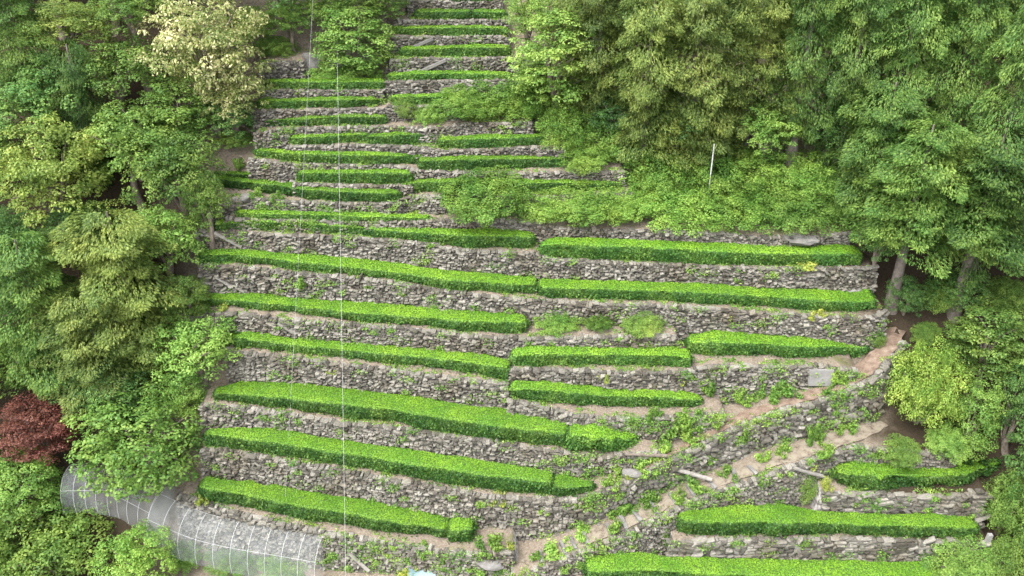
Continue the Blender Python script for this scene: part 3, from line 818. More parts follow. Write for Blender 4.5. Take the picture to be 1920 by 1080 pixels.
def broad(seed, leaf=.05, dens=11.0, flat=.7):
    r = np.random.default_rng(seed)
    cl = []
    lob = [(d * .45 * r.uniform(.8, 1.25), r.uniform(.42, .62)) for d in fib(9, seed + 5) if d[2] > -.75]   # big lobes give an uneven outline
    for c0, R0 in lob:
        for d in fib(int(26 * (R0 / .5) ** 2), r.integers(9999)):
            if d[2] < -.45: continue
            q = c0 + d * R0 * r.uniform(.8, 1.02) * np.array([1, 1, .9])
            rc = r.uniform(.09, .185)
            cl.append((q, (rc, rc, rc * flat)))
    return crown_from_clumps('broad_crown', cl, leaf, dens)

def layered(seed, leaf=.055):
    r = np.random.default_rng(seed)
    cl = []
    for z in np.linspace(-.6, .82, 8):
        R = math.sqrt(max(1 - z * z, .05)) * .95
        n = int(8 + 26 * R)
        for k in range(n):
            a = k / n * 6.283 * 3 + r.uniform(0, .6); q = R * r.uniform(.15, 1.0) ** .55
            rc = r.uniform(.12, .23)
            cl.append((np.array([math.cos(a) * q, math.sin(a) * q, z + r.normal(0, .08) - .15 * q]), (rc, rc, rc * .38)))
    return crown_from_clumps('layered_crown', cl, leaf, 8.0, up=.9, spread=.4, narrow=.6)

def cedar(seed, leaf=.036, top=.3, nb=66):
    """boughs in a rising spiral, each a flat drooping fan of narrow sprays"""
    r = np.random.default_rng(seed)
    P_, A_, U_ = [], [], []
    for k in range(nb):
        z = -.92 + 1.84 * (k + r.uniform(-.4, .4)) / nb
        R = top + (1 - top) * math.sqrt(max(1 - ((z + .4) / 1.42) ** 2, 0))
        an = k * 2.39996 + r.uniform(-.3, .3)
        L_ = R * r.uniform(.55, 1.18); W_ = L_ * r.uniform(.26, .42) + .05
        o = np.array([math.cos(an), math.sin(an), 0]); sd_ = np.array([-o[1], o[0], 0])
        n = int(320 + 480 * L_)
        t = r.uniform(.18, 1.0, n) ** .8
        # side twigs: leaves gather on fingers of the fan
        fing = r.integers(0, 7, n); off = (fing / 6 - .5) * 2
        u = off * W_ * np.sin(np.pi * np.clip(t * .85 + .12, 0, 1)) + r.normal(0, .022, n)
        zz = z + .1 * L_ * t - .3 * L_ * t * t - .16 * np.abs(u) + r.normal(0, .014, n) - .04 * r.random(n) ** 2
        P_.append(o * (t * L_)[:, None] + sd_ * u[:, None] + np.array([0, 0, 1]) * zz[:, None])
        A_.append(o * .8 + sd_ * (off * .7)[:, None] + np.array([0, 0, -.3]) + r.normal(0, .22, (n, 3)))
        U_.append(np.array([0, 0, 1]) + o * .35 + r.normal(0, .3, (n, 3)))
    p = np.concatenate(P_); a = np.concatenate(A_); up = np.concatenate(U_)
    a /= np.linalg.norm(a, axis=1)[:, None]
    b = np.cross(a, up); b /= np.linalg.norm(b, axis=1)[:, None] + 1e-9
    s = (leaf * rng.uniform(.7, 1.6, len(p)))[:, None]
    v = np.stack([p - a * s * .5, p + b * s * .24, p + a * s * .7, p - b * s * .24], 1).reshape(-1, 3)
    return mesh_np('cedar_crown', v, np.arange(len(v)).reshape(-1, 4))

def bushy(seed, leaf=.043, dens=10.0):
    r = np.random.default_rng(seed)
    cl = []
    for d in fib(170, seed):
        if d[2] < -.3: continue
        R = r.uniform(.7, .95); rc = r.uniform(.09, .17)
        cl.append((d * R * np.array([1, 1, .95]), (rc, rc, rc * 1.15)))
    for d in fib(16, seed + 1): cl.append((d * .45, (.34, .34, .3)))
    return crown_from_clumps('bush_crown', cl, leaf, dens, up=.4, spread=.45, low=-.2)

def weedy(seed):
    """a handful of leafy tufts of different heights that lean apart"""
    r = np.random.default_rng(seed)
    P_, N_ = [], []
    for k in range(9):
        a = r.uniform(0, 6.283); q = r.uniform(.05, .75); hgt = r.uniform(.4, 1.15) * (1.1 - .45 * q); rad = r.uniform(.22, .42)
        n = int(70 + 80 * hgt)
        t = r.random(n) ** .8
        b = r.uniform(0, 6.283, n); w = rad * (.35 + .65 * t) * np.sqrt(r.random(n))
        c = np.array([math.cos(a) * q, math.sin(a) * q, 0]); ln = np.array([math.cos(a), math.sin(a), 0]) * .3
        p = c + ln * t[:, None] + np.stack([np.cos(b) * w, np.sin(b) * w, t * hgt], -1)
        P_.append(p); N_.append(np.stack([np.cos(b) * .6, np.sin(b) * .6, np.full(n, .8)], -1))
    p = np.concatenate(P_); nr = np.concatenate(N_)
    v, f = leaf_quads(p, nr, np.full(len(p), .19), spread=.45, narrow=.5)
    return mesh_np('weed_leaves', v, f)

def limb_mesh(seed, conif=False):
    r = np.random.default_rng(seed); mb = MB()
    if conif:
        z = r.uniform(-.9, .6); a = r.uniform(0, 6.28); R = .75 * ((1 - z) / 2) ** .7
        mb.tube([(0, 0, z), (math.cos(a) * R * .5, math.sin(a) * R * .5, z + .03), (math.cos(a) * R, math.sin(a) * R, z - .05)], [.022, .014, .006], 5, False)
    else:
        d = fib(16, seed)[r.integers(0, 9)]
        e = d * r.uniform(.6, .85); m_ = e * .5 + np.array([r.normal(0, .06), r.normal(0, .06), -.12])
        mb.tube([(0, 0, -.8), m_ * .6 + np.array([0, 0, -.3]), m_, e], [.05, .035, .02, .008], 5, False)
    return mb.mesh('limb', True)

PROTO = {
 'broad': [broad(11), broad(12, .046), broad(13, .054), broad(14)],
 'layered': [layered(21), layered(22)],
 'cedar': [cedar(31, top=.5), cedar(32, top=.4), cedar(33, top=.6), cedar(34, top=.45)],
 'bushy': [bushy(41), bushy(42), bushy(43)],
 'weed': [weedy(51), weedy(52), weedy(53)],
 'limb': [limb_mesh(61 + k) for k in range(9)],
 'climb': [limb_mesh(81 + k, True) for k in range(9)],
}
for k_ in ('broad', 'layered', 'cedar', 'bushy', 'weed'):
    for me_ in PROTO[k_]: me_.materials.append(M['mid'])
for k_ in ('limb', 'climb'):
    for me_ in PROTO[k_]: me_.materials.append(M['bark'])

def tint(o, mat):
    o.material_slots[0].link = 'OBJECT'
    o.material_slots[0].material = M[mat]

def ray_at(cx, cy, Hc):
    return march(cx, cy, G, Hc, n=2400)[0]

tcount = 0
def tree(kind, mat, cx, cy, rx, ry, Hc, label, cat='tree', name='tree', group=None, trunk=True, lean=0.0):
    """crown centre at a photo pixel, Hc metres above the hillside below it"""
    global tcount
    tcount += 1
    p = ray_at(cx, cy, Hc)
    d = project(p)[2]
    RX = rx * d / FPX; RZ = ry * d / FPX / .93
    gz = float(G(p[0], p[1]))
    t = thing(name, label, cat, (p[0], p[1], gz), group)
    H = p[2] - gz
    protos = PROTO[kind]
    cr = link('crown', protos[tcount % len(protos)], parent=t, loc=(lean * H * .3, 0, H))
    tint(cr, mat)
    cr.scale = (RX, RX * random.uniform(.85, 1.05), RZ)
    cr.rotation_euler = (random.uniform(-.08, .08), random.uniform(-.08, .08), random.uniform(0, 6.28))
    if trunk:
        con = kind == 'cedar'
        r0 = (.055 if con else .04) * max(H + RZ * .5, 1.2) + .03
        if con: r0 = min(r0, .25)
        top = H + (RZ * .85 if con else -RZ * .15)
        n = 7
        zs = np.linspace(-.3, max(top, .4), n)
        bend = np.cumsum(np.random.default_rng(tcount).normal(0, .02 if con else .05, (n, 2)), 0)
        pts = np.stack([bend[:, 0] + lean * .3 * np.clip(zs, 0, None), bend[:, 1], zs], -1)
        rr = np.linspace(1.0, .12 if con else .45, n); rr[0] = 1.35
        mb = MB(); mb.tube(pts, r0 * rr, 9)
        tk = link('trunk', mb.mesh('trunk', True), M['cedar_bark' if con else 'bark'], parent=t)
        lm = PROTO['climb' if con else 'limb']
        for j in range(6):
            li = link('limb', lm[(tcount * 5 + j) % len(lm)], parent=tk, loc=(lean * H * .3, 0, H))
            li.scale = cr.scale; li.rotation_euler = (0, 0, cr.rotation_euler[2] + j * 1.05)
    return t

def bush(mat, cx, cy, rx, ry, label, cat='bush', group=None, kind='bushy', name='bush', lift=.35):
    p0 = hit(cx, cy + ry * .8); d = project(p0)[2]
    return tree(kind, mat, cx, cy, rx, ry, ry * d / FPX * lift, label, cat, name, group, trunk=False)

W1, W2 = 'trees of the left wood', 'trees of the right wood'
TREES = [
 ('cedar', 'cedar', 30, 70, 80, 125, 5.0, 'dark green conifer in the top left corner', W1),
 ('broad', 'yellow', 130, 48, 85, 48, 4.0, 'yellowish broadleaf tree at the top left', W1),
 ('broad', 'mid', 245, 15, 75, 60, 4.0, 'green tree at the top edge between the yellowish and the cream tree', W1),
 ('broad', 'mid', 215, 128, 98, 72, 3.0, 'rounded mid green broadleaf tree below the yellowish one', W1),
 ('broad', 'cream', 385, 95, 122, 138, 3.4, 'tall tree covered in cream coloured blossom', W1),
 ('broad', 'cream', 432, 188, 60, 52, 2.0, 'low cream blossom tree hanging over the upper hedge ends', W1),
 ('broad', 'deep', 62, 185, 112, 78, 3.2, 'blue green broadleaf tree at the left edge under the conifer', W1),
 ('broad', 'mid', 250, 268, 118, 88, 3.0, 'large mid green tree left of the terraces, above the yellow green crown', W1),
 ('broad', 'yellow', 92, 322, 125, 118, 3.6, 'broad yellow green crown at the left edge', W1),
 ('layered', 'bright', 330, 205, 72, 62, 2.0, 'light green tree directly under the cream blossom tree', W1),
 ('broad', 'mid', 330, 325, 98, 88, 2.6, 'dense green tree beside the left ends of the mid hedges', W1),
 ('cedar', 'olive', 225, 500, 125, 125, 3.6, 'olive drooping conifer in the middle of the left wood', W1),
 ('cedar', 'cedar', 60, 570, 115, 150, 3.6, 'tall green conifer at the left edge', W1),
 ('broad', 'bright', 310, 455, 78, 75, 2.2, 'light green broadleaf tree by the sixth hedge', W1),
 ('cedar', 'olive', 180, 630, 110, 105, 3.0, 'lower olive conifer above the red maple', W1),
 ('broad', 'bright', 368, 655, 92, 78, 1.8, 'fluffy light green tree at the end of the fourth hedge', W1),
 ('broad', 'deep', 215, 725, 85, 62, 1.8, 'dark green tree between the red maple and the fluffy tree', W1),
 ('layered', 'red', 68, 800, 80, 56, 2.2, 'red leaved maple at the lower left', W1),
 ('layered', 'bright', 262, 822, 130, 92, 2.0, 'bright green maple leaning over the net tunnel', W1),
 ('layered', 'bright', 48, 905, 75, 62, 2.0, 'light green tree at the left edge below the red maple', W1),
 ('broad', 'mid', 95, 1022, 150, 90, 1.4, 'big green tree in the bottom left corner', W1),
 ('broad', 'shrub', 262, 1058, 82, 72, 1.2, 'yellow tipped green tree in front of the net tunnel', W1),
 ('broad', 'mid', 385, 385, 48, 68, 1.2, 'small green tree against the left wall ends at mid height', W1),
 ('broad', 'deep', 150, 440, 90, 70, 2.0, 'dark green tree in the shade between olive conifers', W1),
 ('broad', 'mid', 345, 560, 55, 55, 1.2, 'small green tree left of the fifth hedge', W1),
 ('cedar', 'cedar', 150, 200, 60, 130, 3.0, 'slim dark conifer rising between broadleaf crowns', W1),
 ('broad', 'deep', 430, 220, 60, 50, 1.0, 'shaded green tree under the cream blossom at the hedge ends', W1),
 ('layered', 'bright', 345, 735, 48, 48, 1.0, 'small light green tree above the bright maple', W1),
 ('broad', 'deep', 20, 440, 70, 60, 2.0, 'dark tree at the left edge below the yellow green crown', W1),
 ('broad', 'deep', 130, 715, 60, 50, 1.5, 'shaded small tree just above the red maple', W1),

 ('layered', 'mid', 1040, 105, 98, 90, 3.2, 'bright green maple right of the top terraces', W2),
 ('broad', 'mid', 990, 25, 60, 62, 3.2, 'mid green tree at the top edge right of the top terraces', W2),
 ('cedar', 'olive', 1125, 70, 85, 130, 4.2, 'olive conifer next to the bright maple', W2),
 ('cedar', 'olive', 1215, 120, 92, 150, 4.4, 'tall olive conifer with bare twigs, second from the maple', W2),
 ('cedar', 'olive', 1310, 110, 95, 150, 4.4, 'olive yellow conifer at the centre of the right wood', W2),
 ('cedar', 'olive', 1420, 85, 95, 140, 4.4, 'pale olive conifer above the light green tree', W2),
 ('cedar', 'cedar', 1520, 70, 80, 190, 5.5, 'dark green conifer between the olive and green conifers', W2),
 ('broad', 'bright', 1440, 245, 66, 52, 2.2, 'light green broadleaf tree standing out below the conifers', W2),
 ('cedar', 'olive', 1345, 225, 75, 62, 1.8, 'low olive conifer beside the white pole', W2),
 ('broad', 'deep', 1270, 235, 65, 55, 1.8, 'shaded green tree above the bush slope', W2),
 ('broad', 'deep', 1150, 215, 60, 50, 1.6, 'dark green tree behind the light bushes', W2),
 ('cedar', 'cedar', 1610, 100, 85, 190, 5.5, 'green conifer left of the lighter pair at upper right', W2),
 ('cedar', 'cedar', 1705, 95, 95, 190, 6.0, 'soft green conifer at the upper right', W2),
 ('cedar', 'cedar', 1655, 265, 95, 125, 4.0, 'rounded green conifer over the dark gap', W2),
 ('cedar', 'cedar', 1810, 110, 100, 200, 6.0, 'tall green conifer in the top right corner', W2),
 ('cedar', 'cedar', 1895, 230, 100, 240, 6.0, 'large conifer cut by the right edge', W2),
 ('cedar', 'cedar', 1730, 335, 108, 118, 5.4, 'cedar with a bare grey trunk left of the thick trunk', W2),
 ('cedar', 'cedar', 1858, 345, 120, 120, 5.6, 'cedar with a thick bare trunk near the right edge', W2),
 ('broad', 'deep', 1700, 555, 45, 45, .8, 'shaded shrub at the foot of the cedar trunks', W2),
 ('broad', 'deep', 1800, 545, 55, 40, .8, 'dark shrub between the two bare cedar trunks', W2),
 ('broad', 'deep', 1650, 455, 40, 50, 1.0, 'dark tree in the cedar shade right of the bush slope', W2),
 ('broad', 'deep', 1560, 250, 55, 60, 1.8, 'dark tree in the shaded gap of the right wood', W2),
 ('layered', 'mid', 1855, 640, 82, 72, 1.8, 'green tree below the thick cedar trunk', W2),
 ('layered', 'bright', 1825, 785, 58, 78, 1.6, 'light green maple beside the yellow shrub', W2),
 ('broad', 'deep', 1905, 765, 55, 110, 1.8, 'dark tree at the right edge below the cedars', W2),
 ('bushy', 'lime', 1735, 735, 84, 104, 1.4, 'round yellow green shrub tree beside the red path', W2),
 ('bushy', 'bright', 1790, 1052, 76, 50, .7, 'light green round bush at the lower right corner', W2),
 ('bushy', 'mid', 1888, 955, 56, 85, 1.0, 'mixed green shrub mass at the lower right edge', W2),
 ('bushy', 'mid', 1885, 1060, 55, 65, .8, 'shaded green shrub in the bottom right corner', W2),

 ('broad', 'mid', 470, 55, 52, 52, 1.5, 'green tree at the top between cream blossom and cables', None),
 ('broad', 'bright', 545, 30, 52, 45, 1.5, 'light green tree at the top edge left of the cables', None),
 ('layered', 'bright', 662, 72, 82, 62, 1.6, 'pale green layered tree above the rock overhang', None),
 ('broad', 'mid', 705, 15, 68, 36, 1.5, 'green tree at the top edge left of the top terraces', None),
 ('broad', 'mid', 610, 12, 55, 32, 1.5, 'small green tree at the top edge behind the cables', None),
]
for kind, mat, cx, cy, rx, ry, Hc, lab, grp in TREES:
    tree(kind, mat, cx, cy, rx, ry, Hc, lab, group=grp)

BG = 'overgrown bushes on the slope'
BUSHES = [
 ('bright', 515, 92, 48, 24, 'light green bush above the short wall by the boulder'),
 ('mid', 440, 262, 40, 18, 'low bush at the left end of the upper hedges'),
 ('mid', 762, 207, 28, 28, 'round bush at the right end of the upper left hedges'),
 ('shrub', 805, 218, 36, 26, 'light bush between the round bush and the large pale bushes'),
 ('shrub', 860, 200, 54, 38, 'pale bush over the half swallowed hedge'),
 ('shrub', 935, 186, 80, 44, 'wide pale green bush above the bare wall'),
 ('shrub', 1005, 192, 66, 50, 'pale bush at the foot of the bright maple'),
 ('shrub', 895, 208, 52, 30, 'pale bush spilling towards the bare wall'),
 ('shrub', 975, 202, 56, 34, 'pale bush between the wide one and the maple foot'),
 ('shrub', 1058, 245, 66, 54, 'pale bush right of the three overlapping hedges'),
 ('shrub', 1128, 268, 74, 54, 'pale bush below the dark tree at upper centre'),
 ('shrub', 1192, 286, 62, 46, 'yellowish bush at the edge of the olive conifers'),
 ('shrub', 1095, 300, 52, 32, 'low bush at the end of the mid slope hedge'),
 ('shrub', 1240, 332, 80, 52, 'bright bush left of the white pole'),
 ('shrub', 1330, 322, 84, 50, 'bright bush around the foot of the white pole'),
 ('shrub', 1420, 326, 86, 50, 'bright green bush right of the white pole'),
 ('shrub', 1510, 342, 84, 54, 'green bush near the dark gap in the wood'),
 ('bright', 1565, 388, 52, 44, 'green bush at the shaded edge of the cedars'),
 ('shrub', 1275, 388, 96, 44, 'front bush left of the middle on the bush slope'),
 ('shrub', 1395, 392, 96, 46, 'front bush at the middle of the bush slope'),
 ('bright', 1500, 400, 88, 46, 'front bush at the right of the bush slope'),
 ('shrub', 1180, 386, 62, 30, 'front bush right of the half hidden hedge'),
 ('shrub', 1085, 381, 90, 36, 'wide overgrown tea bush below the half hidden hedge'),
 ('shrub', 905, 366, 106, 44, 'biggest overgrown tea bush with a rounded top at centre'),
 ('shrub', 1015, 388, 70, 34, 'overgrown tea bush beside the biggest one'),
 ('shrub', 1145, 388, 70, 36, 'overgrown tea bush below the end of the half hidden hedge'),
 ('shrub', 1215, 362, 60, 42, 'bush behind the front row near the end of the half hidden hedge'),
 ('shrub', 1460, 372, 80, 44, 'bush in the middle row right of the white pole'),
 ('bright', 1560, 345, 60, 44, 'bush at the upper right corner of the bush slope'),
 ('shrub', 1330, 372, 80, 40, 'bush in the middle row just below the white pole'),
 ('shrub', 1045, 604, 48, 20, 'loose leafy bush at the right end of the fifth hedge'),
 ('shrub', 1120, 606, 34, 18, 'small loose bush near the straight centre hedge'),
 ('mid', 1205, 608, 44, 22, 'dark loose bush above the straight centre hedge'),
 ('mid', 1642, 640, 19, 26, 'upright green shrub at the edge of the red path'),
 ('mid', 1765, 560, 48, 34, 'shaded bush between the bare cedar trunks'),
 ('mid', 1885, 560, 50, 40, 'shaded bush right of the thick cedar trunk'),
 ('mid', 1735, 628, 34, 26, 'green bush at the outer edge of the red path'),
 ('mid', 1512, 915, 38, 42, 'dark green shrub hanging below the plank at lower right'),
 ('mid', 1243, 1008, 22, 38, 'narrow climbing shrub beside the grey post'),
 ('mid', 625, 1045, 18, 42, 'narrow green shrub at the end of the net tunnel'),
 ('mid', 1690, 850, 40, 30, 'grassy shrub below the yellow green shrub tree'),
 ('bright', 1775, 835, 45, 36, 'loose light bush above the shaggy hedge'),
 ('bright', 440, 1045, 60, 22, 'low green bush growing inside the net tunnel'),
 ('bright', 530, 1062, 55, 18, 'second low green bush inside the net tunnel'),
 ('shrub', 350, 1045, 40, 30, 'bush inside the left part of the front net tunnel'),
 ('bright', 640, 130, 75, 18, 'low green plants under the rock overhang'),
]
for mat, cx, cy, rx, ry, lab in BUSHES:
    bush(mat, cx, cy, rx, ry, lab, group=BG)

WEEDS = [
 (1330, 716, 26, 28, 0, 'tall weed clump in front of the wall left of the concrete panel'), (1400, 738, 24, 20, 0, 'weed clump above the red path, first right of the tall one'), (1440, 735, 22, 20, 0, 'weed clump above the red path, second right of the tall one'), (1478, 727, 28, 20, 0, 'weed clump just left of the concrete panel'),
 (1572, 700, 20, 18, 0, 'weed clump right of the concrete panel'), (1555, 728, 18, 10, 0, 'small weed below the concrete panel'), (1392, 808, 21, 22, 0, 'round dark weed clump on the diagonal wall top'), (1345, 785, 22, 18, 0, 'weed clump on the upper path left of the round one'), (1290, 778, 26, 22, 0, 'large weed patch right of the pointed hedge'), (1250, 795, 30, 24, 0, 'weed patch at the tip of the third hedge'), (1300, 812, 22, 16, 0, 'weed patch above the bend of the diagonal wall'), (1225, 772, 18, 14, 0, 'small weed on the low curving wall'), (1245, 828, 26, 16, 0, 'weed patch above the thin plank'),
 (1215, 872, 26, 14, 0, 'weed patch under the thin plank'), (1150, 895, 24, 14, 0, 'weed patch by the short spur hedge'), (1182, 890, 12, 9, 1, 'yellowish weed beside the spur patch'),
 (1090, 858, 16, 9, 1, 'yellow weed below the leafy hedge end'), (1130, 702, 17, 14, 1, 'yellow green weed on the wall above the pointed hedge'), (1276, 712, 13, 10, 1, 'small yellowish weed on the wall near the straight hedge end'),
 (1370, 590, 10, 13, 1, 'small weed under the broad bright hedge'), (1530, 588, 18, 12, 1, 'weed on the wall top below the broad bright hedge'), (1500, 493, 30, 8, 1, 'low weed at the foot of the deep green hedge'),
 (1225, 937, 24, 17, 0, 'weed clump by the path under the grey plank, left'), (1160, 962, 42, 14, 0, 'long weed patch along the inner edge of the path'), (1095, 1000, 32, 11, 0, 'low weed strip on the path edge'), (1050, 1020, 32, 12, 0, 'weed strip near the lower path steps'), (1015, 1036, 22, 10, 0, 'last weed strip at the foot of the path'), (1310, 908, 30, 17, 0, 'weed clump under the grey plank'), (1270, 922, 20, 16, 0, 'weed clump left of the grey plank end'), (1366, 884, 21, 13, 0, 'weed clump at the middle of the path'), (1432, 850, 22, 16, 0, 'weed clump on the upper part of the path'), (1470, 842, 20, 14, 0, 'weed clump next to the upper path clump'), (1525, 812, 22, 24, 0, 'tall weed clump at the foot of the diagonal wall'), (1545, 838, 32, 14, 0, 'wide weed clump at the path edge'), (1585, 802, 24, 14, 0, 'weed clump near the end of the path'), (1430, 896, 12, 16, 0, 'small weed on the outer wall of the path'), (1520, 868, 15, 14, 1, 'weed above the plank at lower right'), (1553, 905, 14, 18, 1, 'yellow green weed at the left end of the shaggy hedge'),
 (918, 1012, 26, 20, 0, 'weed clump beside the cube shaped bush'), (845, 1052, 20, 28, 0, 'weed growing up the lowest wall beside the tarp'), (796, 1030, 16, 18, 0, 'weed on top of the lowest wall'), (690, 1036, 9, 12, 1, 'small weed in the lowest wall, left'), (762, 1036, 9, 12, 1, 'small weed in the lowest wall, right'), (955, 1018, 11, 10, 1, 'yellowish weed at the spur foot'), (770, 1072, 22, 14, 1, 'yellowish weed by the tarp'), (905, 1068, 22, 16, 0, 'weed at the bottom edge below the spur'),
 (938, 930, 24, 14, 1, 'yellow green weed under the second hedge'), (1020, 950, 14, 10, 0, 'dark weed on the spur wall'), (568, 522, 24, 20, 0, 'leafy weed growing out of the wall at mid left'), (625, 690, 12, 8, 1, 'yellowish weed in the wall above the longest hedge'), (660, 900, 14, 9, 0, 'small weed on the wall top near the right cable'), (700, 870, 10, 7, 1, 'tiny yellow weed behind the second hedge'), (548, 874, 9, 10, 1, 'tiny yellow weed near the left cable'), (985, 868, 22, 10, 0, 'grassy weed behind the second hedge end'), (420, 572, 16, 9, 1, 'yellowish weed at the left end of the fifth hedge'), (480, 362, 16, 12, 0, 'weed below the bending hedge, left'), (520, 368, 14, 12, 0, 'weed below the bending hedge, right'), (455, 380, 14, 10, 0, 'weed at the left end of the low wall'), (448, 302, 14, 14, 0, 'weed left of the slanting grey plank'), (1566, 1038, 15, 10, 0, 'round weed in the wall above the bottom hedge'), (1480, 1014, 7, 9, 0, 'tiny weed in the wall at lower right'), (1745, 928, 14, 7, 0, 'low weed on the long stone wall top'), (735, 115, 18, 14, 1, 'yellowish weed left of the upper walls'), (700, 140, 22, 12, 0, 'weed by the corner of the upper left block'), (1300, 700, 12, 10, 0, 'small weed near the tall clump'), (380, 930, 16, 12, 1, 'yellowish weed at the left end of the lowest hedge'),
]
for i_, (cx, cy, rx, ry, m_, lab) in enumerate(WEEDS):
    p = hit(cx, cy + ry * .7); d = project(p)[2]
    t = thing('weed', lab, 'weed', p, 'weeds on the walls and paths')
    o = link('leaves', PROTO['weed'][i_ % 3], parent=t, loc=(0, -.04, -.04)); tint(o, 'weed_yellow' if m_ else 'weed')
    o.scale = (rx * d / FPX * 1.05, rx * d / FPX * .8, max(ry * d / FPX * 1.7, .1)); o.rotation_euler = (.2, 0, random.uniform(0, 6.28))

ORD = ['first', 'second', 'third', 'fourth', 'fifth', 'sixth', 'seventh', 'eighth', 'ninth', 'tenth', 'eleventh', 'twelfth', 'thirteenth', 'fourteenth']
# more of the woods, rising beyond the top edge of the picture
for i_, (cx, cy) in enumerate([(1090, -90), (1180, -110), (1270, -95), (1370, -110), (1460, -100), (1560, -110), (1660, -115), (1760, -110), (1860, -100), (1960, -60)]):
    tree('cedar', ('olive', 'cedar')[i_ % 2], cx, cy, 85, 150, 4.0, f'{ORD[i_]} conifer from the left in the back row cut by the top edge, right wood', group='back row of the right wood')
for i_, (cx, cy) in enumerate([(-20, -60), (90, -70), (190, -80), (300, -70), (420, -60), (520, -50), (620, -60), (710, -70)]):
    tree('broad', ('mid', 'deep')[i_ % 2], cx, cy, 90, 75, 3.0, f'{ORD[i_]} broadleaf tree from the left in the back row above the left wood', group='back row of the left wood')
for i_, (cx, cy) in enumerate([(-60, 260), (-70, 480), (-60, 700), (-60, 880), (-70, 1050), (1985, 480), (1980, 680), (1975, 860), (1985, 1020)]):
    tree('broad', ('mid', 'deep')[i_ % 2], cx, cy, 100, 100, 2.4, f'{ORD[i_ if i_ < 5 else i_ - 5]} tree from the top beyond the {"left" if i_ < 5 else "right"} edge of the picture', group='trees beside the picture')

# ------------------------------------------------------------------ net tunnels at the lower left
def net_material():
    m, nt, out = newmat('insect_net'); L = nt.links.new
    tc = N(nt, 'ShaderNodeTexCoord'); nz = N(nt, 'ShaderNodeTexNoise', i_Scale=1.8, i_Detail=4.0); L(tc.outputs['Object'], nz.inputs['Vector'])
    mr = N(nt, 'ShaderNodeMapRange', i_1=.3, i_2=.7, i_3=.14, i_4=.28); L(nz.outputs['Fac'], mr.inputs[0])
    d = N(nt, 'ShaderNodeBsdfDiffuse'); d.inputs[0].default_value = (.5, .53, .54, 1)
    tl = N(nt, 'ShaderNodeBsdfTranslucent'); tl.inputs[0].default_value = (.42, .45, .46, 1)
    mm = N(nt, 'ShaderNodeMixShader', i_0=.4); L(d.outputs[0], mm.inputs[1]); L(tl.outputs[0], mm.inputs[2])
    t = N(nt, 'ShaderNodeBsdfTransparent')
    mx = N(nt, 'ShaderNodeMixShader'); L(mr.outputs[0], mx.inputs[0]); L(t.outputs[0], mx.inputs[1]); L(mm.outputs[0], mx.inputs[2])
    L(mx.outputs[0], out.inputs[0])
    return m
M['net'] = net_material()

def tunnel(ridge, Ht, hw, label, nr):
    R3 = np.array([ray_at(x, y, Ht) for x, y in ridge])
    d = np.concatenate([[0], np.cumsum(np.linalg.norm(np.diff(R3, axis=0), axis=1))])
    s = np.linspace(0, d[-1], 41)
    C = np.stack([np.interp(s, d, R3[:, i]) for i in range(3)], -1)
    for i in range(3): C[:, i] = np.convolve(np.pad(C[:, i], 4, mode='edge'), np.ones(9) / 9, 'valid')
    C[0, :] = R3[0]; C[-1, :] = R3[-1]
    tan = np.gradient(C[:, :2], axis=0); tan /= np.linalg.norm(tan, axis=1)[:, None]
    nor = np.stack([tan[:, 1], -tan[:, 0]], -1)
    gz = C[:, 2] - Ht
    def arc(i, k=15, grow=0.0):
        a = np.linspace(0, math.pi, k)
        o = np.cos(a) * (hw + grow); z = np.sin(a) ** .8 * (Ht + grow)
        return np.stack([C[i, 0] + nor[i, 0] * o, C[i, 1] + nor[i, 1] * o, gz[i] + z], -1)
    org = np.array([C[20, 0], C[20, 1], gz[20]])
    t = thing('net_tunnel', label, 'net tunnel', org, 'net tunnels below the lowest terrace')
    idx = np.linspace(0, 40, nr).astype(int)
    for i in idx:
        mb = MB(); mb.tube(arc(i) - org, .008, 6)
        link('rib', mb.mesh('rib', True), M['white'], parent=t)
    A = np.stack([arc(i, 15, .03 - .035 * min(1, np.abs(idx - i).min() / 2) * rng.uniform(.5, 1.2)) for i in range(41)])
    for j in (3, 7, 11):
        mb = MB(); mb.tube(np.stack([arc(i)[j] for i in range(41)]) - org, .006, 6)
        link('purlin', mb.mesh('purlin', True), M['white'], parent=t)
    v = A.reshape(-1, 3) - org
    v += vnoise(v, 3, 8)[:, None] * .018
    i = (np.arange(40)[:, None] * 15 + np.arange(14)[None]).ravel()
    link('net', mesh_np('net', v, np.stack([i, i + 15, i + 16, i + 1], -1), True), M['net'], parent=t)
    for e in (0, 40):       # netted end faces
        a = arc(e) - org; c = a.mean(0); c[2] = a[:, 2].min()
        vv = np.concatenate([a, c[None]])
        link('end_net', mesh_np('end_net', vv, np.array([[k, k + 1, 15] for k in range(14)]), True), M['net'], parent=t)
    return t
tunnel([(125, 880), (180, 878), (235, 888), (300, 922)], 1.35, .95, 'arched net tunnel behind, half covered by the bright maple', 9)
tunnel([(300, 926), (380, 962), (450, 978), (530, 990), (606, 1003)], 1.5, 1.15, 'arched net tunnel in front, running along the lowest wall', 11)

# ------------------------------------------------------------------ cables, poles, planks and other small things
def cable(A, B, label, sag=.25, rad=.01):
    s = np.linspace(0, 1, 40)[:, None]
    p = A * (1 - s) + B * s; p[:, 2] -= sag * 4 * (s * (1 - s))[:, 0]
    mb = MB(); mb.tube(p - A, rad, 6)
    return tag(link('cable', mb.mesh('cable', True), M['steel'], loc=A), label, 'cable', 'cables strung down the slope')
cable(ray_at(590, -60, 4.0), ray_at(533, 968, .05), 'left thin steel cable ending at the lowest hedge', 0, .0035)
cable(ray_at(631, 20, 2.2), ray_at(649, 1130, 4.0), 'right bright steel cable running down past the bottom edge', 0, .005)

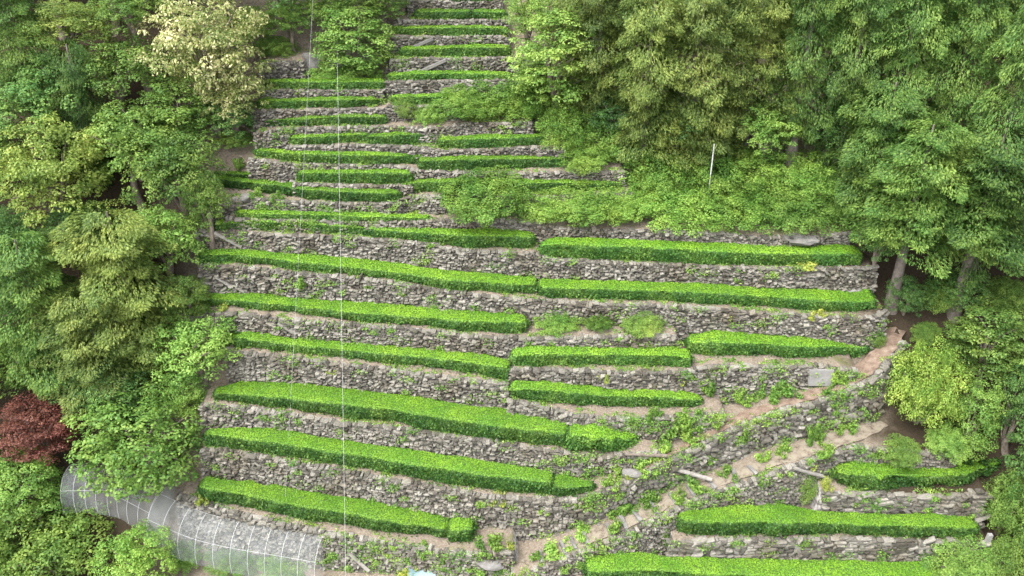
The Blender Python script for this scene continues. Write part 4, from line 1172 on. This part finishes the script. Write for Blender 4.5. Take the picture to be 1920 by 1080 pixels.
def height_to(p, px, ytop):
    r = ray(px, ytop); return CAMZ + p[1] / r[1] * r[2] - p[2]

def post(px, ybase, ytop, wx, wy, mat, label, name='post', cat='post', lean=0.0, round_=False, front=0):
    p = hit(px, ybase)
    if front:
        p = ray_at(px, ybase, front); p[2] = float(G(p[0], p[1]))
    h = height_to(p, px, ytop)
    mb = MB()
    if round_: mb.tube([(0, 0, -.2), (lean * h, 0, h)], [wx / 2, wx / 2 * .9], 10)
    else:
        mb.box((lean * h * .5, -.05, h / 2 - .1), (wx, wy, h + .2), rotmat((0, 1, 0), lean))
    return tag(link(name, mb.mesh(name, round_), M[mat], loc=p), label, cat)
post(1329, 357, 270, .05, .05, 'white', 'thin white pole standing in the bright bushes', 'pole', 'pole', .0, True, 1.1)
post(1222, 1034, 978, .13, .06, 'plank', 'upright grey board at the gap in the path wall')
post(1836, 1042, 1000, .16, .14, 'concrete', 'short grey concrete post by the lower right shrubs', lean=.08)

def plank(a, b, w, th, mat, label, out=.22, name='plank'):
    A, B = hit(*a), hit(*b)
    A = A + np.array([0, -out, .04]); B = B + np.array([0, -out, .04])
    # keep both ends on their pixels
    A = np.array([0, 0, CAMZ]) + ray(*a) * (A[1] / ray(*a)[1]); B = np.array([0, 0, CAMZ]) + ray(*b) * (B[1] / ray(*b)[1])
    c = (A + B) / 2; d = B - A; L_ = np.linalg.norm(d)
    q = Vector(d).to_track_quat('X', 'Z').to_matrix()
    mb = MB(); mb.box((0, 0, 0), (L_, w, th), q, jit=.006)
    return tag(link(name, mb.mesh(name), M[mat], loc=c), label, name.split('_')[-1], 'boards and ramps on the walls')
plank((466, 303), (530, 328), .14, .06, 'plank', 'slanting grey plank ramp at the upper left wall')
plank((402, 436), (453, 464), .12, .06, 'plank', 'slanting plank on the wall above the sixth hedge')
plank((405, 520), (443, 544), .12, .06, 'plank', 'slanting plank on the wall above the fifth hedge')
plank((521, 606), (556, 627), .12, .06, 'plank', 'slanting plank in the wall under the fifth hedge')
plank((655, 1038), (692, 1072), .12, .06, 'plank', 'slanting plank leaning on the lowest wall')
plank((1172, 851), (1251, 854), .12, .04, 'plank_dark', 'thin dark plank lying at the tip of the third hedge')
plank((1268, 880), (1335, 900), .14, .06, 'plank', 'weathered grey plank slanting over the diagonal wall')
plank((1490, 877), (1545, 894), .16, .07, 'plank', 'pale plank at the left end of the shaggy hedge')
plank((768, 91), (812, 72), .16, .1, 'rock', 'slanting stone ramp in the third wall from the top', name='stone_ramp')
plank((790, 133), (836, 112), .16, .1, 'rock', 'slanting stone ramp in the fourth wall from the top', name='stone_ramp')

def block(px, py, size, rot, mat, label, name, cat, out=.3, up=0):
    p = hit(px, py) + np.array([0, -out, up])
    mb = MB(); mb.box((0, 0, 0), size, rot, jit=.012)
    return tag(link(name, mb.mesh(name), M[mat], loc=p), label, cat)
block(1536, 702, (.9, .14, .66), rotmat((1, 0, 0), -.12), 'concrete', 'flat grey concrete panel at the end of the stone wall', 'concrete_panel', 'panel', .2)
block(1640, 738, (.32, .12, .5), rotmat((0, 1, 0), .5), 'concrete', 'tilted grey stone slab beside the yellow green shrub', 'stone_slab', 'slab', .2)

def rock(px, py, rx, ry, label, seed, out=.1):
    p = hit(px, py + ry * .5); d = project(p)[2]
    import bmesh
    bm = bmesh.new(); bmesh.ops.create_icosphere(bm, subdivisions=3, radius=1)
    co = np.array([v.co[:] for v in bm.verts])
    r9 = np.random.default_rng(seed)
    for _ in range(14):                      # split faces: planes that shear the lump off
        nv_ = r9.normal(0, 1, 3); nv_ /= np.linalg.norm(nv_); lim = r9.uniform(.55, .85)
        over = np.clip(co @ nv_ - lim, 0, None); co = co - over[:, None] * nv_
    co = co * (1 + .12 * vnoise(co, 3.5, seed, 3))[:, None] * np.array([rx * d / FPX, max(rx, ry) * d / FPX * .6, ry * d / FPX * 1.15])
    for v, c in zip(bm.verts, co): v.co = c
    me = bpy.data.meshes.new('boulder'); bm.to_mesh(me); bm.free()
    return tag(link('boulder', me, M['rock'], loc=p + np.array([0, -out, ry * d / FPX * .35])), label, 'boulder', 'boulders on the slope')
rock(585, 118, 23, 27, 'upright boulder at the right end of the short upper wall', 1)
rock(655, 112, 48, 20, 'wide rock overhang under the pale layered tree', 2)
rock(708, 108, 26, 12, 'flat rock right of the overhang', 3)
rock(462, 367, 15, 9, 'dark boulder below the left end of the bending hedge', 4)
rock(1180, 884, 24, 11, 'smooth rock slab under the thin dark plank', 5)
rock(1000, 112, 22, 14, 'rock in the shade of the bright maple', 6)
rock(1590, 540, 26, 9, 'flat rock below the deep green hedge', 7)
rock(1500, 446, 36, 11, 'shaded rock at the right end of the bush slope', 8)
rock(915, 1050, 34, 12, 'low rock slab at the foot of the spur', 9)

# stone steps of the path, each a thing laid across it
pd = lip3['D2']; ppx = project(pd)[0]
for i_, x_ in enumerate([1018, 1040, 1062, 1082, 1104, 1150, 1178, 1204, 1236, 1272, 1304, 1342, 1384, 1424]):
    q = np.array([np.interp(x_, ppx, pd[:, k]) for k in range(3)])
    q2 = np.array([np.interp(x_ + 14, ppx, pd[:, k]) for k in range(3)])
    tn = (q2 - q)[:2]; tn /= np.linalg.norm(tn); nb = np.array([-tn[1], tn[0]])
    c = q[:2] + nb * .42
    ang = math.atan2(nb[1], nb[0])
    mb = MB(); mb.box((0, 0, 0), (.62 * random.uniform(.8, 1.1), .13, .16), rotmat((0, 0, 1), ang + random.uniform(-.15, .15)), jit=.015)
    o = link('stone_step', mb.mesh('stone_step'), M['rock'], loc=(c[0], c[1], float(G(c[0], c[1])) + .045))
    tag(o, f'{ORD[i_]} stone step from the bottom of the diagonal path', 'step', 'stone steps of the path')

# crumpled pale blue tarp on the lowest wall
p = hit(792, 1076); nu, nv = 15, 9
uu, vv_ = np.meshgrid(np.linspace(-.5, .5, nu), np.linspace(-.26, .26, nv), indexing='ij')
tp = np.stack([uu.ravel(), vv_.ravel()], -1)
hz = vnoise(tp, 7, 77, 3) * .07
v = np.stack([tp[:, 0], tp[:, 1] * .8, hz + tp[:, 1] * .35 + .16], -1)
v = np.concatenate([v, v - np.array([0, 0, .012])])
i = (np.arange(nu - 1)[:, None] * nv + np.arange(nv - 1)[None]).ravel()
f = np.stack([i, i + nv, i + nv + 1, i + 1], -1)
tag(link('tarp', mesh_np('tarp', v, np.concatenate([f, f[:, ::-1] + nu * nv]), True), M['tarp'], loc=p + np.array([0, -.1, .05])), 'crumpled pale blue tarp at the foot of the lowest wall', 'tarp')

# ------------------------------------------------------------------ grass and seedlings along the terrace edges
gv = []
for k, p3 in lip3.items():
    if k in ('T7', 'L0', 'RR2'): continue
    d = np.concatenate([[0], np.cumsum(np.linalg.norm(np.diff(p3, axis=0), axis=1))])
    n = int(d[-1] * 70)
    s = rng.uniform(0, d[-1], n)
    q = np.stack([np.interp(s, d, p3[:, i]) for i in range(3)], -1)
    off = np.where(rng.random(n) < .6, rng.uniform(.0, .35, n), -rng.uniform(.15, .35, n))
    q[:, 1] += off
    keep = vnoise(q[:, :2], 2.6, 21, 3) > .12
    q = q[keep]
    q[:, 2] = G(q[:, 0], q[:, 1]) + .03
    gv.append(q)
q = np.concatenate(gv)
q = np.repeat(q, 5, 0) + rng.normal(0, .035, (len(q) * 5, 3)) * np.array([1, 1, .6])
nr = rng.normal(0, .7, q.shape); nr[:, 1] -= .5; nr[:, 2] += .3
v, f = leaf_quads(q, nr, np.full(len(q), .095), spread=.3, narrow=.38)
tag(link('grass', mesh_np('grass', v, f), M['weed']), 'sparse grass and seedlings along the terrace edges', 'grass', kind='stuff')

# creepers and small plants that spill over the walls and path edges
cv, cn = [], []
for k, cnt, x0, x1 in (('L2', 70, 1040, 1700), ('D2', 60, 980, 1700), ('R1', 26, 1260, 1612), ('R2', 30, 1120, 1360), ('L3', 22, 1000, 1240), ('L2', 22, 380, 1040), ('L3', 14, 380, 1000), ('L4', 14, 420, 950),
                        ('L5', 26, 340, 1275), ('L6', 30, 380, 1660), ('LB', 24, 380, 1640), ('L1', 40, 600, 965), ('RR0', 12, 1546, 1850), ('RR1', 14, 1258, 1850), ('L8', 22, 398, 800), ('LA', 16, 430, 1000), ('L10', 16, 470, 1170), ('L12', 14, 480, 1000), ('T4', 8, 722, 950), ('T3', 8, 736, 1010), ('L14', 8, 490, 720)):
    p3 = lip3[k]; pxx = project(p3)[0]
    for _ in range(int(cnt * 1.5)):
        x = rng.uniform(x0, x1)
        q = np.array([np.interp(x, pxx, p3[:, i]) for i in range(3)])
        lo = float(G(q[0], q[1] - .35)); hgt = max(q[2] - lo, .1)
        u = rng.random() ** 1.3
        z = q[2] - u * hgt
        c = q + np.array([0, -(.14 + .15 * u * hgt), 0]); c[2] = z + .03
        n = int(rng.integers(25, 90)); r_ = rng.uniform(.07, .24)
        pp = c + rng.normal(0, 1, (n, 3)) * np.array([r_, .05, r_ * .6])
        cv.append(pp); cn.append(np.tile([0, -.6, .8], (n, 1)))
cv = np.concatenate(cv); cn = np.concatenate(cn)
v, f = leaf_quads(cv, cn, np.full(len(cv), .085), spread=.5, narrow=.5)
tag(link('creepers', mesh_np('creepers', v, f), M['weed']), 'small creepers and ferns spilling over the stone walls', 'creepers', kind='stuff')
